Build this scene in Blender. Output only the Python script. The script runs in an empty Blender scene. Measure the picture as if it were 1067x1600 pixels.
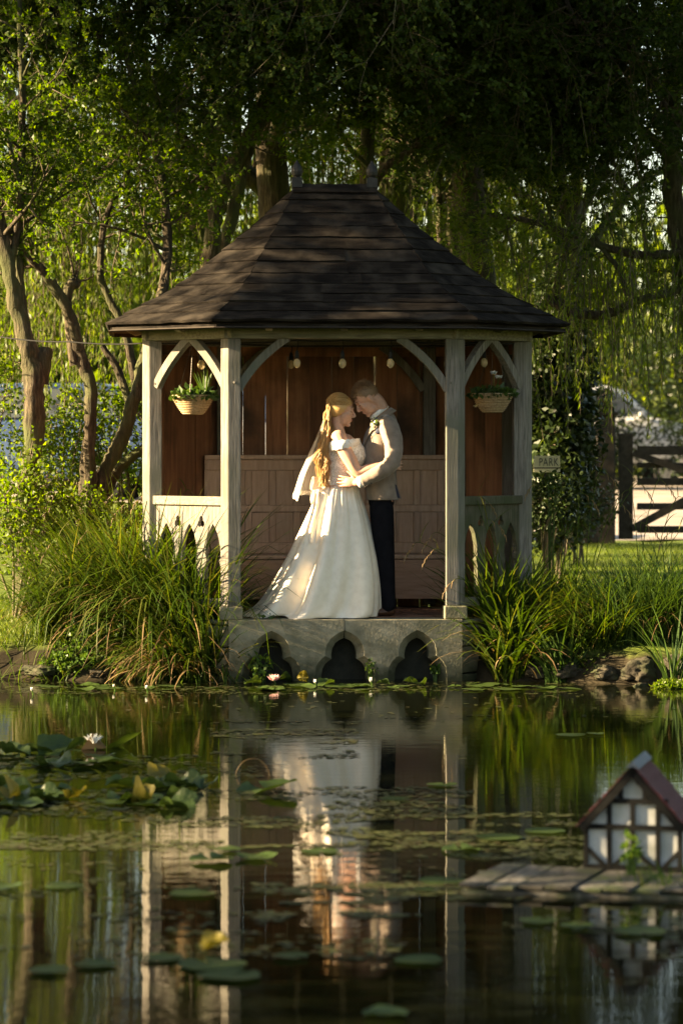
import bpy, bmesh, math, random
import numpy as np
from mathutils import Vector, Matrix, Euler, noise
from mathutils.geometry import tessellate_polygon

S = bpy.context.scene
COL = S.collection
R = math.radians
PI = math.pi
random.seed(7)
RNG = np.random.default_rng(11)

# ------------------------------------------------------------------ camera
CAM_H, CAM_D, FPX = 1.80, 22.0, 4576.0          # eye height over the water, metres to the gazebo front, focal length in photo pixels
cam_data = bpy.data.cameras.new('camera')
cam = bpy.data.objects.new('camera', cam_data)
COL.objects.link(cam)
cam.location = (0, -CAM_D, CAM_H)
cam.rotation_euler = (R(90), 0, 0)
cam_data.sensor_fit = 'VERTICAL'
cam_data.sensor_height = 36.0
cam_data.sensor_width = 24.0
cam_data.lens = 36.0 * FPX / 1600.0
cam_data.shift_y = -110.0 / 1600.0
cam_data.clip_start = 0.1
cam_data.clip_end = 3000
cam_data.dof.use_dof = True
cam_data.dof.focus_distance = 22.4
cam_data.dof.aperture_fstop = 2.8
S.camera = cam

# ------------------------------------------------------------------ sky and sun
SUN_EL = 20.0
SUN_DIR = Vector((-0.996, -0.088, 0)).normalized()    # horizontal direction towards the sun
sun_vec = Vector((SUN_DIR.x * math.cos(R(SUN_EL)), SUN_DIR.y * math.cos(R(SUN_EL)), math.sin(R(SUN_EL))))
world = bpy.data.worlds.new('World')
S.world = world
world.use_nodes = True
wn = world.node_tree.nodes
sky = wn.new('ShaderNodeTexSky')
sky.sky_type = 'NISHITA'
sky.sun_disc = False
sky.sun_elevation = R(SUN_EL)
sky.sun_rotation = math.atan2(SUN_DIR.x, SUN_DIR.y)
sky.air_density = 1.0
sky.dust_density = 1.0
sky.ozone_density = 0.8
wn['Background'].inputs['Strength'].default_value = 0.05
world.node_tree.links.new(sky.outputs['Color'], wn['Background'].inputs['Color'])
sun_data = bpy.data.lights.new('sun', 'SUN')
sun_data.energy = 5.0
sun_data.angle = R(0.5)
sun_data.color = (1.0, 0.83, 0.58)
sun = bpy.data.objects.new('sun', sun_data)
COL.objects.link(sun)
sun.location = sun_vec * 40
sun.rotation_euler = (-sun_vec).to_track_quat('-Z', 'Y').to_euler()
S.view_settings.view_transform = 'Standard'
S.view_settings.look = 'None'
S.view_settings.exposure = 2.95
S.view_settings.gamma = 1.0
S.view_settings.use_white_balance = True          # camera set for warm evening light
S.view_settings.white_balance_temperature = 8000
S.view_settings.use_curve_mapping = False
S.render.engine = 'CYCLES'
S.cycles.max_bounces = 8
S.cycles.transparent_max_bounces = 16
S.cycles.caustics_reflective = False
S.cycles.caustics_refractive = False
S.cycles.sample_clamp_indirect = 6.0


def at(px, py, Y):
    """world point at depth Y that stands at pixel (px, py) of the photograph"""
    d = Y + CAM_D
    return Vector(((px - 533.5) * d / FPX, Y, CAM_H - (py - 690.0) * d / FPX))


# ------------------------------------------------------------------ materials
def _nt(name):
    m = bpy.data.materials.new(name)
    m.use_nodes = True
    nt = m.node_tree
    return m, nt, nt.nodes, nt.links, nt.nodes['Principled BSDF']


def _coords(N, L, scale, rnd=True):
    tc = N.new('ShaderNodeTexCoord')
    mp = N.new('ShaderNodeMapping')
    mp.inputs['Scale'].default_value = scale
    L.new(tc.outputs['Object'], mp.inputs['Vector'])
    if rnd:
        oi = N.new('ShaderNodeObjectInfo')
        mu = N.new('ShaderNodeMath'); mu.operation = 'MULTIPLY'; mu.inputs[1].default_value = 37.0
        L.new(oi.outputs['Random'], mu.inputs[0])
        L.new(mu.outputs[0], mp.inputs['Location'])
    return mp


def _ramp(N, cols, lo=0.3, hi=0.7):
    r = N.new('ShaderNodeValToRGB')
    e = r.color_ramp.elements
    n = len(cols)
    while len(e) < n:
        e.new(0.5)
    for i, c in enumerate(cols):
        e[i].position = lo + (hi - lo) * i / max(1, n - 1)
        e[i].color = (c[0], c[1], c[2], 1)
    return r


def mat(name, cols, scale=(8, 8, 8), rough=0.7, bump=0.3, bump_scale=None, detail=6, spec=0.3, metal=0.0,
        obj_var=0.0, dirt=None, dirt_scale=3.0, lo=0.3, hi=0.7, bump_dist=0.01, sheen=0.0):
    m, nt, N, L, P = _nt(name)
    mp = _coords(N, L, scale)
    nz = N.new('ShaderNodeTexNoise'); nz.inputs['Scale'].default_value = 1.0; nz.inputs['Detail'].default_value = detail
    nz.inputs['Roughness'].default_value = 0.62
    L.new(mp.outputs[0], nz.inputs['Vector'])
    rp = _ramp(N, cols, lo, hi)
    L.new(nz.outputs['Fac'], rp.inputs['Fac'])
    out = rp.outputs['Color']
    if dirt is not None:
        mp2 = _coords(N, L, (dirt_scale,) * 3)
        n2 = N.new('ShaderNodeTexNoise'); n2.inputs['Scale'].default_value = 1.0; n2.inputs['Detail'].default_value = 8
        L.new(mp2.outputs[0], n2.inputs['Vector'])
        r2 = _ramp(N, [(0, 0, 0), (1, 1, 1)], 0.46, 0.66)
        L.new(n2.outputs['Fac'], r2.inputs['Fac'])
        mx = N.new('ShaderNodeMixRGB'); mx.inputs['Color2'].default_value = (*dirt, 1)
        L.new(r2.outputs['Color'], mx.inputs['Fac']); L.new(out, mx.inputs['Color1'])
        out = mx.outputs[0]
    if obj_var > 0:
        oi = N.new('ShaderNodeObjectInfo')
        mr = N.new('ShaderNodeMapRange')
        mr.inputs['To Min'].default_value = 1 - obj_var; mr.inputs['To Max'].default_value = 1 + obj_var
        L.new(oi.outputs['Random'], mr.inputs['Value'])
        hs = N.new('ShaderNodeHueSaturation')
        L.new(mr.outputs[0], hs.inputs['Value']); L.new(out, hs.inputs['Color'])
        out = hs.outputs[0]
    L.new(out, P.inputs['Base Color'])
    P.inputs['Roughness'].default_value = rough
    P.inputs['Specular IOR Level'].default_value = spec
    P.inputs['Metallic'].default_value = metal
    if sheen:
        P.inputs['Sheen Weight'].default_value = sheen
    if bump > 0:
        bp = N.new('ShaderNodeBump'); bp.inputs['Strength'].default_value = bump; bp.inputs['Distance'].default_value = bump_dist
        if bump_scale:
            mp3 = _coords(N, L, bump_scale)
            n3 = N.new('ShaderNodeTexNoise'); n3.inputs['Scale'].default_value = 1.0; n3.inputs['Detail'].default_value = 8
            L.new(mp3.outputs[0], n3.inputs['Vector'])
            L.new(n3.outputs['Fac'], bp.inputs['Height'])
        else:
            L.new(nz.outputs['Fac'], bp.inputs['Height'])
        L.new(bp.outputs[0], P.inputs['Normal'])
    return m


def leafmat(name, cols, trans=0.45, rough=0.45, tint=(1.25, 1.2, 0.5), spec=0.3):
    m, nt, N, L, P = _nt(name)
    g = N.new('ShaderNodeNewGeometry')
    rp = _ramp(N, cols, 0.0, 1.0)
    L.new(g.outputs['Random Per Island'], rp.inputs['Fac'])
    L.new(rp.outputs['Color'], P.inputs['Base Color'])
    P.inputs['Roughness'].default_value = rough
    P.inputs['Specular IOR Level'].default_value = spec
    t = N.new('ShaderNodeBsdfTranslucent')
    mu = N.new('ShaderNodeMixRGB'); mu.blend_type = 'MULTIPLY'; mu.inputs['Fac'].default_value = 1
    mu.inputs['Color2'].default_value = (*tint, 1)
    L.new(rp.outputs['Color'], mu.inputs['Color1']); L.new(mu.outputs[0], t.inputs['Color'])
    mx = N.new('ShaderNodeMixShader'); mx.inputs['Fac'].default_value = trans
    L.new(P.outputs[0], mx.inputs[1]); L.new(t.outputs[0], mx.inputs[2])
    L.new(mx.outputs[0], N['Material Output'].inputs['Surface'])
    return m


M = {}
M['oak'] = mat('weathered_oak', [(.07, .063, .054), (.165, .150, .130), (.25, .228, .20)], (70, 70, 5), .85, .5, dirt=(.12, .12, .09), dirt_scale=2.2, bump_dist=.006)
M['oak_h'] = mat('weathered_oak_across', [(.11, .10, .075), (.20, .185, .14), (.28, .26, .20)], (5, 60, 60), .85, .45, dirt=(.13, .13, .09), dirt_scale=2.5, bump_dist=.005)
M['oak_dark'] = mat('dark_oak', [(.035, .032, .020), (.075, .070, .045), (.12, .11, .075)], (70, 70, 5), .9, .5, dirt=(.04, .05, .02), dirt_scale=4, bump_dist=.006)  # darker brown-green oak, used only on the right balustrade
M['plank'] = mat('cedar_plank', [(.16, .066, .032), (.28, .12, .058), (.36, .17, .085)], (22, 22, 1.6), .7, .4, obj_var=.35, dirt=(.06, .032, .018), dirt_scale=1.7)
M['wains'] = mat('oak_wainscot', [(.42, .275, .19), (.50, .335, .24), (.56, .39, .29)], (40, 40, 5), .65, .25, obj_var=.10)
M['bench'] = mat('oak_bench', [(.34, .19, .12), (.42, .25, .165), (.48, .30, .21)], (4, 40, 40), .6, .25)
M['shingle'] = mat('tarred_roof_board', [(.0045, .0036, .003), (.0095, .0075, .006), (.024, .019, .015)], (3, 26, 26), .85, .6, obj_var=.14, dirt=(.034, .028, .022), dirt_scale=5, bump_dist=.012, spec=.08)
M['lining'] = mat('roof_lining', [(.03, .024, .02), (.05, .04, .03)], (10, 10, 10), .9, .2)
M['finial'] = mat('dark_finial', [(.012, .011, .010), (.03, .028, .025)], (20, 20, 20), .6, .2)
M['lime'] = mat('limestone', [(.15, .135, .09), (.23, .21, .15), (.31, .285, .21)], (9, 9, 9), .9, .28, bump_scale=(60, 60, 60), dirt=(.11, .11, .07), dirt_scale=2.4, bump_dist=.012)
M['brick'] = mat('floor_brick', [(.13, .060, .035), (.21, .10, .06), (.26, .14, .085)], (30, 30, 30), .8, .3, obj_var=.3)
M['mortar'] = mat('mortar', [(.10, .09, .07), (.15, .135, .11)], (30, 30, 30), .95, .3)
M['bark'] = mat('bark', [(.012, .009, .006), (.045, .034, .021), (.125, .098, .063)], (34, 34, 6), .95, 1.0, dirt=(.055, .065, .022), dirt_scale=2.0, bump_dist=.03)
M['twig'] = mat('twig_bark', [(.06, .046, .03), (.12, .095, .06)], (20, 20, 20), .85, .3)
M['leaf'] = leafmat('small_leaf', [(.045, .085, .007), (.070, .120, .010), (.105, .140, .015)], .6, tint=(1.3, 1.4, .35))
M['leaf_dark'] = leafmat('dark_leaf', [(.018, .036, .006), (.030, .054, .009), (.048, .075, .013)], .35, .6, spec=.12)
M['leaf_shrub'] = leafmat('shrub_leaf', [(.060, .110, .010), (.09, .145, .014), (.13, .165, .022)], .6, tint=(1.3, 1.35, .35))
M['leaf_willow'] = leafmat('willow_leaf', [(.060, .100, .009), (.085, .130, .013), (.12, .150, .020)], .6, tint=(1.35, 1.4, .4))
M['leaf_ever'] = leafmat('evergreen_leaf', [(.014, .026, .009), (.022, .040, .012), (.035, .055, .015)], .2, .4)
M['leaf_far'] = leafmat('far_leaf', [(.065, .100, .010), (.09, .13, .014), (.12, .145, .02)], .6, .6, tint=(1.4, 1.45, .4))
M['sedge'] = leafmat('sedge_blade', [(.026, .056, .006), (.042, .084, .009), (.068, .112, .013), (.115, .115, .027)], .5, .5, spec=.2)
M['sedge_dry'] = leafmat('dry_sedge', [(.12, .07, .03), (.20, .13, .06), (.26, .18, .09)], .3, .6)
M['iris'] = leafmat('iris_blade', [(.028, .062, .014), (.042, .085, .018), (.065, .11, .024)], .4, .5, spec=.2)
M['grass'] = leafmat('lawn_grass', [(.07, .11, .015), (.10, .15, .02), (.14, .17, .03)], .5, .5)
M['herb'] = leafmat('bank_herb', [(.045, .095, .018), (.065, .13, .022), (.10, .16, .03)], .42, .4)
M['pad'] = leafmat('lily_pad', [(.020, .042, .010), (.032, .060, .013), (.060, .080, .018)], .25, .45, spec=.3)
M['pad_yellow'] = leafmat('yellowing_lily_pad', [(.10, .10, .015), (.15, .13, .02), (.13, .08, .02)], .4, .35)
M['weed'] = leafmat('pond_weed', [(.022, .030, .008), (.038, .046, .012), (.058, .066, .020), (.034, .024, .012)], .1, .5)
M['petal'] = leafmat('white_petal', [(.75, .75, .72), (.85, .85, .82)], .35, .5, (1, 1, .95))
M['petal_pink'] = leafmat('pink_petal', [(.72, .42, .42), (.80, .55, .54)], .35, .5, (1, 1, .95))
M['rock'] = mat('mossy_rock', [(.018, .015, .010), (.04, .034, .023), (.075, .064, .045)], (9, 9, 9), .95, 1.0, dirt=(.020, .030, .007), dirt_scale=4, bump_dist=.03)
M['soil'] = mat('bank_soil', [(.02, .016, .01), (.04, .032, .02), (.06, .05, .03)], (9, 9, 9), .95, .6)
M['gravel'] = mat('pale_gravel', [(.20, .17, .14), (.28, .24, .20), (.36, .31, .26)], (20, 20, 20), .95, .5, dirt=(.15, .125, .095), dirt_scale=.6)
M['dark_wood'] = mat('dark_stained_timber', [(.016, .012, .009), (.032, .024, .017), (.05, .04, .03)], (14, 14, 14), .8, .4)
M['white_paint'] = mat('white_infill', [(.34, .35, .35), (.44, .45, .45)], (12, 12, 12), .6, .1, dirt=(.28, .29, .26), dirt_scale=9)
M['black_paint'] = mat('black_beam_paint', [(.006, .006, .006), (.012, .012, .011)], (20, 20, 20), .8, .1, spec=.08)
M['roof_red'] = mat('red_roof_felt', [(.050, .012, .015), (.085, .020, .024)], (30, 30, 30), .75, .3)
M['ridge'] = mat('slate_ridge', [(.045, .06, .08), (.07, .09, .12)], (30, 30, 30), .5, .2)
M['raft'] = mat('raft_plank', [(.024, .023, .018), (.052, .048, .040), (.11, .105, .092)], (30, 5, 30), .9, .5, obj_var=.45, dirt=(.03, .04, .015), dirt_scale=6)
M['sign'] = mat('cream_sign', [(.36, .34, .23), (.42, .40, .28)], (10, 10, 10), .5, .05)
M['ink'] = mat('sign_ink', [(.02, .02, .018), (.03, .03, .025)], (10, 10, 10), .5, 0)
M['wicker'] = mat('wicker', [(.22, .145, .075), (.34, .235, .13), (.42, .31, .19)], (60, 60, 60), .8, .5, bump_dist=.004)
M['chain'] = mat('chain_metal', [(.05, .045, .04), (.09, .08, .07)], (30, 30, 30), .5, 0, metal=.7)
M['cable'] = mat('black_rubber', [(.008, .008, .008), (.014, .014, .014)], (30, 30, 30), .6, 0)


# ------------------------------------------------------------------ mesh helpers
def link(name, me, material=None, parent=None, smooth=False):
    o = bpy.data.objects.new(name, me)
    COL.objects.link(o)
    if parent is not None:
        o.parent = parent
    if material is not None:
        me.materials.append(material)
    if smooth and len(me.polygons):
        me.polygons.foreach_set('use_smooth', np.ones(len(me.polygons), dtype=bool))
    return o


def tag(o, label=None, cat=None, group=None, kind=None):
    if label: o['label'] = label
    if cat: o['category'] = cat
    if group: o['group'] = group
    if kind: o['kind'] = kind
    return o


def thing(name, label, cat, loc=(0, 0, 0), rz=0.0, group=None):
    o = bpy.data.objects.new(name, None)
    COL.objects.link(o)
    o.empty_display_size = 0.1
    o.location = loc
    o.rotation_euler = (0, 0, rz)
    return tag(o, label, cat, group)


def mesh_np(name, V, Fq):
    """mesh from an (n,3) vertex array and an (m,k) face array"""
    V = np.asarray(V, dtype=np.float32); Fq = np.asarray(Fq, dtype=np.int32)
    me = bpy.data.meshes.new(name)
    m, k = Fq.shape
    me.vertices.add(len(V)); me.vertices.foreach_set('co', V.ravel())
    me.loops.add(m * k); me.loops.foreach_set('vertex_index', Fq.ravel())
    me.polygons.add(m)
    me.polygons.foreach_set('loop_start', np.arange(0, m * k, k, dtype=np.int32))
    me.polygons.foreach_set('loop_total', np.full(m, k, dtype=np.int32))
    me.update(calc_edges=True)
    return me


class MB:
    def __init__(s):
        s.v, s.f = [], []

    def add(s, vs, fs):
        b = len(s.v)
        s.v.extend([tuple(v) for v in vs])
        s.f.extend([tuple(i + b for i in f) for f in fs])

    def box(s, c, size, rz=0.0, rot=None):
        hx, hy, hz = size[0] / 2, size[1] / 2, size[2] / 2
        Mx = rot if rot is not None else Matrix.Rotation(rz, 3, 'Z')
        c = Vector(c)
        vs = [c + Mx @ Vector((x * hx, y * hy, z * hz)) for z in (-1, 1) for x, y in ((-1, -1), (1, -1), (1, 1), (-1, 1))]
        s.add(vs, [(3, 2, 1, 0), (4, 5, 6, 7), (0, 1, 5, 4), (1, 2, 6, 5), (2, 3, 7, 6), (3, 0, 4, 7)])

    def bar(s, a, b, w, h, up=(0, 0, 1)):
        """square bar from a to b"""
        a, b = Vector(a), Vector(b)
        d = (b - a).normalized(); up = Vector(up)
        x = d.cross(up)
        if x.length < 1e-4: x = d.cross(Vector((0, 1, 0)))
        x.normalize(); u = x.cross(d)
        vs = [p + x * sx * w / 2 + u * su * h / 2 for p in (a, b) for sx, su in ((-1, -1), (1, -1), (1, 1), (-1, 1))]
        s.add(vs, [(3, 2, 1, 0), (4, 5, 6, 7), (0, 1, 5, 4), (1, 2, 6, 5), (2, 3, 7, 6), (3, 0, 4, 7)])

    def rings(s, rings, cap=True, closed=True):
        """loft: equal-length rings of points"""
        n = len(rings[0]); b = len(s.v)
        for r in rings: s.v.extend([tuple(p) for p in r])
        for i in range(len(rings) - 1):
            for j in range(n if closed else n - 1):
                k = (j + 1) % n
                s.f.append((b + i * n + j, b + i * n + k, b + (i + 1) * n + k, b + (i + 1) * n + j))
        if cap and closed:
            s.f.append(tuple(b + j for j in reversed(range(n))))
            s.f.append(tuple(b + (len(rings) - 1) * n + j for j in range(n)))

    def tube(s, pts, rad, n=8, cap=True, wob=0.0, flat=1.0):
        pts = [Vector(p) for p in pts]
        if not hasattr(rad, '__len__'): rad = [rad] * len(pts)
        d = (pts[1] - pts[0]).normalized()
        x = d.orthogonal().normalized()
        rs = []
        for i, p in enumerate(pts):
            a = pts[max(0, i - 1)]; c = pts[min(len(pts) - 1, i + 1)]
            dd = c - a
            if dd.length > 1e-7: d = dd.normalized()
            x = (x - d * x.dot(d))
            x = x.normalized() if x.length > 1e-6 else d.orthogonal().normalized()
            y = d.cross(x)
            r = rad[i]
            ring = []
            for k in range(n):
                a_ = 2 * PI * k / n
                rr = r
                if wob: rr = r * (1 + wob * noise.noise(Vector((p.x * 9 + math.cos(a_) * 1.3, p.y * 9 + math.sin(a_) * 1.3, p.z * 5))))
                ring.append(p + x * math.cos(a_) * rr + y * math.sin(a_) * rr * flat)
            rs.append(ring)
        s.rings(rs, cap)

    def lathe(s, prof, c=(0, 0, 0), n=20, cap=True):
        c = Vector(c)
        s.rings([[c + Vector((r * math.cos(2 * PI * k / n), r * math.sin(2 * PI * k / n), z)) for k in range(n)] for r, z in prof], cap)

    def ell(s, c, rad, rot=None, n=14, m=9):
        c = Vector(c)
        rs = []
        for i in range(m + 1):
            th = PI * (0.02 + 0.96 * i / m)
            ring = []
            for k in range(n):
                p = Vector((rad[0] * math.sin(th) * math.cos(2 * PI * k / n), rad[1] * math.sin(th) * math.sin(2 * PI * k / n), -rad[2] * math.cos(th)))
                if rot is not None: p = rot @ p
                ring.append(c + p)
            rs.append(ring)
        s.rings(rs, True)

    def prism(s, poly, fwd, back):
        """poly: list of 3-D points (flat); extruded from offset fwd to offset back (vectors)"""
        n = len(poly)
        tri = tessellate_polygon([[Vector(p) for p in poly]])
        f = [Vector(p) + Vector(fwd) for p in poly]; g = [Vector(p) + Vector(back) for p in poly]
        b = len(s.v)
        s.v.extend([tuple(p) for p in f + g])
        for t in tri:
            s.f.append(tuple(b + i for i in t)); s.f.append(tuple(b + n + i for i in reversed(t)))
        for i in range(n):
            k = (i + 1) % n
            s.f.append((b + i, b + k, b + n + k, b + n + i))

    def mesh(s, name):
        me = bpy.data.meshes.new(name)
        me.from_pydata(s.v, [], s.f)
        bm = bmesh.new(); bm.from_mesh(me)
        bmesh.ops.recalc_face_normals(bm, faces=bm.faces)
        bm.to_mesh(me); bm.free()
        me.update()
        return me

    def build(s, name, material, parent=None, smooth=False, bevel=0.0, bevel_seg=2):
        o = link(name, s.mesh(name), material, parent, smooth)
        if bevel:
            md = o.modifiers.new('bevel', 'BEVEL'); md.width = bevel; md.segments = bevel_seg; md.limit_method = 'ANGLE'; md.angle_limit = R(40)
        return o


def remesh_build(name, mb, material, parent, voxel=0.005, smooth_it=4, dec=.4):
    """melt overlapping closed shapes into ONE continuous surface"""
    me = mb.mesh(name + '_raw')
    o = bpy.data.objects.new(name + '_raw', me); COL.objects.link(o)
    md = o.modifiers.new('r', 'REMESH'); md.mode = 'VOXEL'; md.voxel_size = voxel; md.use_smooth_shade = True
    sm = o.modifiers.new('s', 'SMOOTH'); sm.iterations = smooth_it; sm.factor = 0.5
    dc = o.modifiers.new('d', 'DECIMATE'); dc.ratio = dec
    dg = bpy.context.evaluated_depsgraph_get()
    new = bpy.data.meshes.new_from_object(o.evaluated_get(dg))
    new.name = name
    bpy.data.objects.remove(o); bpy.data.meshes.remove(me)
    return link(name, new, material, parent, True)


def copy_tree(o, parent=None):
    c = o.copy(); COL.objects.link(c); c.parent = parent
    for ch in list(o.children): copy_tree(ch, c)
    return c


def catmull(pts, n=6):
    """smooth a polyline of tuples (any dimension)"""
    P = [np.array(p, float) for p in pts]
    P = [2 * P[0] - P[1]] + P + [2 * P[-1] - P[-2]]
    out = []
    for i in range(1, len(P) - 2):
        for k in range(n):
            t = k / n
            out.append(0.5 * ((2 * P[i]) + (-P[i - 1] + P[i + 1]) * t + (2 * P[i - 1] - 5 * P[i] + 4 * P[i + 1] - P[i + 2]) * t * t
                              + (-P[i - 1] + 3 * P[i] - 3 * P[i + 1] + P[i + 2]) * t ** 3))
    out.append(P[-2])
    return out


# ------------------------------------------------------------------ foliage helpers (numpy)
def unit(a):
    return a / np.maximum(np.linalg.norm(a, axis=-1, keepdims=True), 1e-9)


def leaf_mesh(name, P, Dr, Ln, Wd, fold=0.25):
    """one folded diamond-shaped leaf for every point P along direction Dr"""
    P = np.asarray(P, float); Dr = unit(np.asarray(Dr, float)); n = len(P)
    Ln = np.broadcast_to(Ln, (n,))[:, None]; Wd = np.broadcast_to(Wd, (n,))[:, None]
    rnd = RNG.normal(size=(n, 3))
    Sd = unit(np.cross(Dr, rnd)); Nn = np.cross(Sd, Dr)
    V = np.empty((n, 4, 3))
    V[:, 0] = P
    V[:, 1] = P + Dr * Ln * 0.45 + Sd * Wd * 0.5 + Nn * Wd * fold
    V[:, 2] = P + Dr * Ln
    V[:, 3] = P + Dr * Ln * 0.45 - Sd * Wd * 0.5 + Nn * Wd * fold
    return mesh_np(name, V.reshape(-1, 3), np.arange(n * 4).reshape(n, 4))


def blade_mesh(name, base, az, th0, kap, Ln, Wd, K=6):
    """arching grass blades: base (n,3), azimuth, start angle from vertical, bending, length, width"""
    n = len(base)
    pts = np.zeros((n, K + 1, 3)); pts[:, 0] = base
    h = np.stack([np.cos(az), np.sin(az), np.zeros(n)], 1)
    side = np.stack([-np.sin(az), np.cos(az), np.zeros(n)], 1)
    tw = RNG.uniform(-.9, .9, n)
    side = unit(side + np.stack([np.cos(az), np.sin(az), np.zeros(n)], 1) * tw[:, None])
    for i in range(K):
        t = (i + .5) / K
        th = th0 + kap * t ** 1.4
        st = (np.sin(th)[:, None] * h + np.cos(th)[:, None] * np.array([0, 0, 1.])) * (Ln / K)[:, None]
        pts[:, i + 1] = pts[:, i] + st
    prof = np.array([.7, 1, 1, .95, .8, .5, .04]) if K == 6 else np.interp(np.linspace(0, 1, K + 1), [0, .3, .7, 1], [.7, 1, .85, .04])
    w = prof[None, :, None] * Wd[:, None, None] * .5
    V = np.stack([pts - side[:, None] * w, pts + side[:, None] * w], 2)   # n,K+1,2,3
    idx = np.arange(n * (K + 1) * 2).reshape(n, K + 1, 2)
    Fq = np.stack([idx[:, :-1, 0], idx[:, :-1, 1], idx[:, 1:, 1], idx[:, 1:, 0]], -1).reshape(-1, 4)
    return mesh_np(name, V.reshape(-1, 3), Fq)


# ================================================================== SETTING
def sm(a, b, x):
    t = min(1.0, max(0.0, (x - a) / (b - a)))
    return t * t * (3 - 2 * t)


def shore(x):
    """y of the far waterline"""
    w = 0.12 * noise.noise(Vector((x * 1.3, 3.1, 0))) + 0.05 * noise.noise(Vector((x * 4.1, 7.7, 0)))
    if x < -0.9: y = 0.16 + 0.10 * sm(-1.2, -4, x)
    elif x < 1.0: y = 0.62
    else: y = 0.10 - 0.55 * sm(1.2, 2.7, x)
    return y + w


def ground(x, y):
    nz = noise.noise(Vector((x * .5, y * .5, 0)))
    d = min(shore(x) - y, y + 20.3 + .3 * nz, 8.5 + .6 * nz - abs(x))
    if d > 0:
        return 0.02 - 0.75 * sm(-.05, .7, d)
    o = -d
    z = 0.02 + 0.24 * sm(0, .16, o) + 0.16 * sm(.15, 1.8, o)
    z += .03 * noise.noise(Vector((x * 2, y * 2, 5))) * sm(0, .5, o)
    z += .60 * sm(7, 14, y) * sm(-.5, -2.0, x)          # car park stands a little higher on the left
    z += .36 * sm(18, 58, y) * sm(-2.0, .0, x)          # the drive climbs gently on the right
    return z


def axis(parts):
    out = []
    for a, b, st in parts:
        n = max(1, int(round((b - a) / st)))
        out += [a + (b - a) * i / n for i in range(n)]
    out.append(parts[-1][1])
    return out


gx = axis([(-600, -60, 90), (-60, -12, 6), (-12, -5, .7), (-5, 5, .11), (5, 12, .7), (12, 60, 6), (60, 600, 90)])
gy = axis([(-120, -24, 12), (-24, -18, .6), (-18, -2, 1.0), (-2, 1.6, .09), (1.6, 6, .35), (6, 20, .9), (20, 62, 3), (62, 900, 90)])
GV = [(x, y, ground(x, y)) for y in gy for x in gx]
nx = len(gx)
GF = [(j * nx + i, j * nx + i + 1, (j + 1) * nx + i + 1, (j + 1) * nx + i) for j in range(len(gy) - 1) for i in range(nx - 1)]


def ground_mat():
    m, nt, N, L, P = _nt('bank_and_lawn')
    mp = _coords(N, L, (3, 3, 3), False)
    n1 = N.new('ShaderNodeTexNoise'); n1.inputs['Scale'].default_value = 1.5; n1.inputs['Detail'].default_value = 9
    L.new(mp.outputs[0], n1.inputs['Vector'])
    r1 = _ramp(N, [(.05, .075, .012), (.085, .12, .02), (.12, .15, .03)], .3, .7)
    L.new(n1.outputs['Fac'], r1.inputs['Fac'])
    g = N.new('ShaderNodeNewGeometry')
    sx = N.new('ShaderNodeSeparateXYZ'); L.new(g.outputs['Position'], sx.inputs[0])
    ad = N.new('ShaderNodeMath'); ad.operation = 'MULTIPLY_ADD'; ad.inputs[1].default_value = .14
    L.new(n1.outputs['Fac'], ad.inputs[0]); L.new(sx.outputs['Z'], ad.inputs[2])
    mr = N.new('ShaderNodeMapRange'); mr.inputs['From Min'].default_value = .26; mr.inputs['From Max'].default_value = .34
    L.new(ad.outputs[0], mr.inputs['Value'])
    r2 = _ramp(N, [(.016, .013, .008), (.035, .028, .017)], .3, .7); L.new(n1.outputs['Fac'], r2.inputs['Fac'])
    mx = N.new('ShaderNodeMixRGB'); L.new(mr.outputs[0], mx.inputs['Fac'])
    L.new(r2.outputs['Color'], mx.inputs['Color1']); L.new(r1.outputs['Color'], mx.inputs['Color2'])
    L.new(mx.outputs[0], P.inputs['Base Color'])
    P.inputs['Roughness'].default_value = .95; P.inputs['Specular IOR Level'].default_value = .1
    bp = N.new('ShaderNodeBump'); bp.inputs['Strength'].default_value = .7; bp.inputs['Distance'].default_value = .04
    L.new(n1.outputs['Fac'], bp.inputs['Height']); L.new(bp.outputs[0], P.inputs['Normal'])
    return m


g_me = mesh_np('ground', GV, GF)
tag(link('ground', g_me, ground_mat(), None, True), 'grassy ground and dark earth bank round the pond', kind='structure')


def sheet(name, x0, x1, y0, y1, nx_, ny_, lift, material, label):
    vs, fs = [], []
    for j in range(ny_ + 1):
        for i in range(nx_ + 1):
            x = x0 + (x1 - x0) * i / nx_; y = y0 + (y1 - y0) * j / ny_
            if j == 0: y += .25 * noise.noise(Vector((x * .8, 2, 2)))
            vs.append((x, y, ground(x, y) + lift))
    for j in range(ny_):
        for i in range(nx_):
            a = j * (nx_ + 1) + i
            fs.append((a, a + 1, a + nx_ + 2, a + nx_ + 1))
    o = link(name, mesh_np(name, vs, fs), material, None, True)
    return tag(o, label, kind='structure')


sheet('drive', 0.4, 16, 18.6, 62, 30, 40, .02, M['gravel'], 'pale sunlit gravel drive beyond the field gate')
sheet('car_park', -18, -1.6, 14.2, 34, 40, 30, .03, M['gravel'], 'gravel car park behind the trees on the left')


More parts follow.
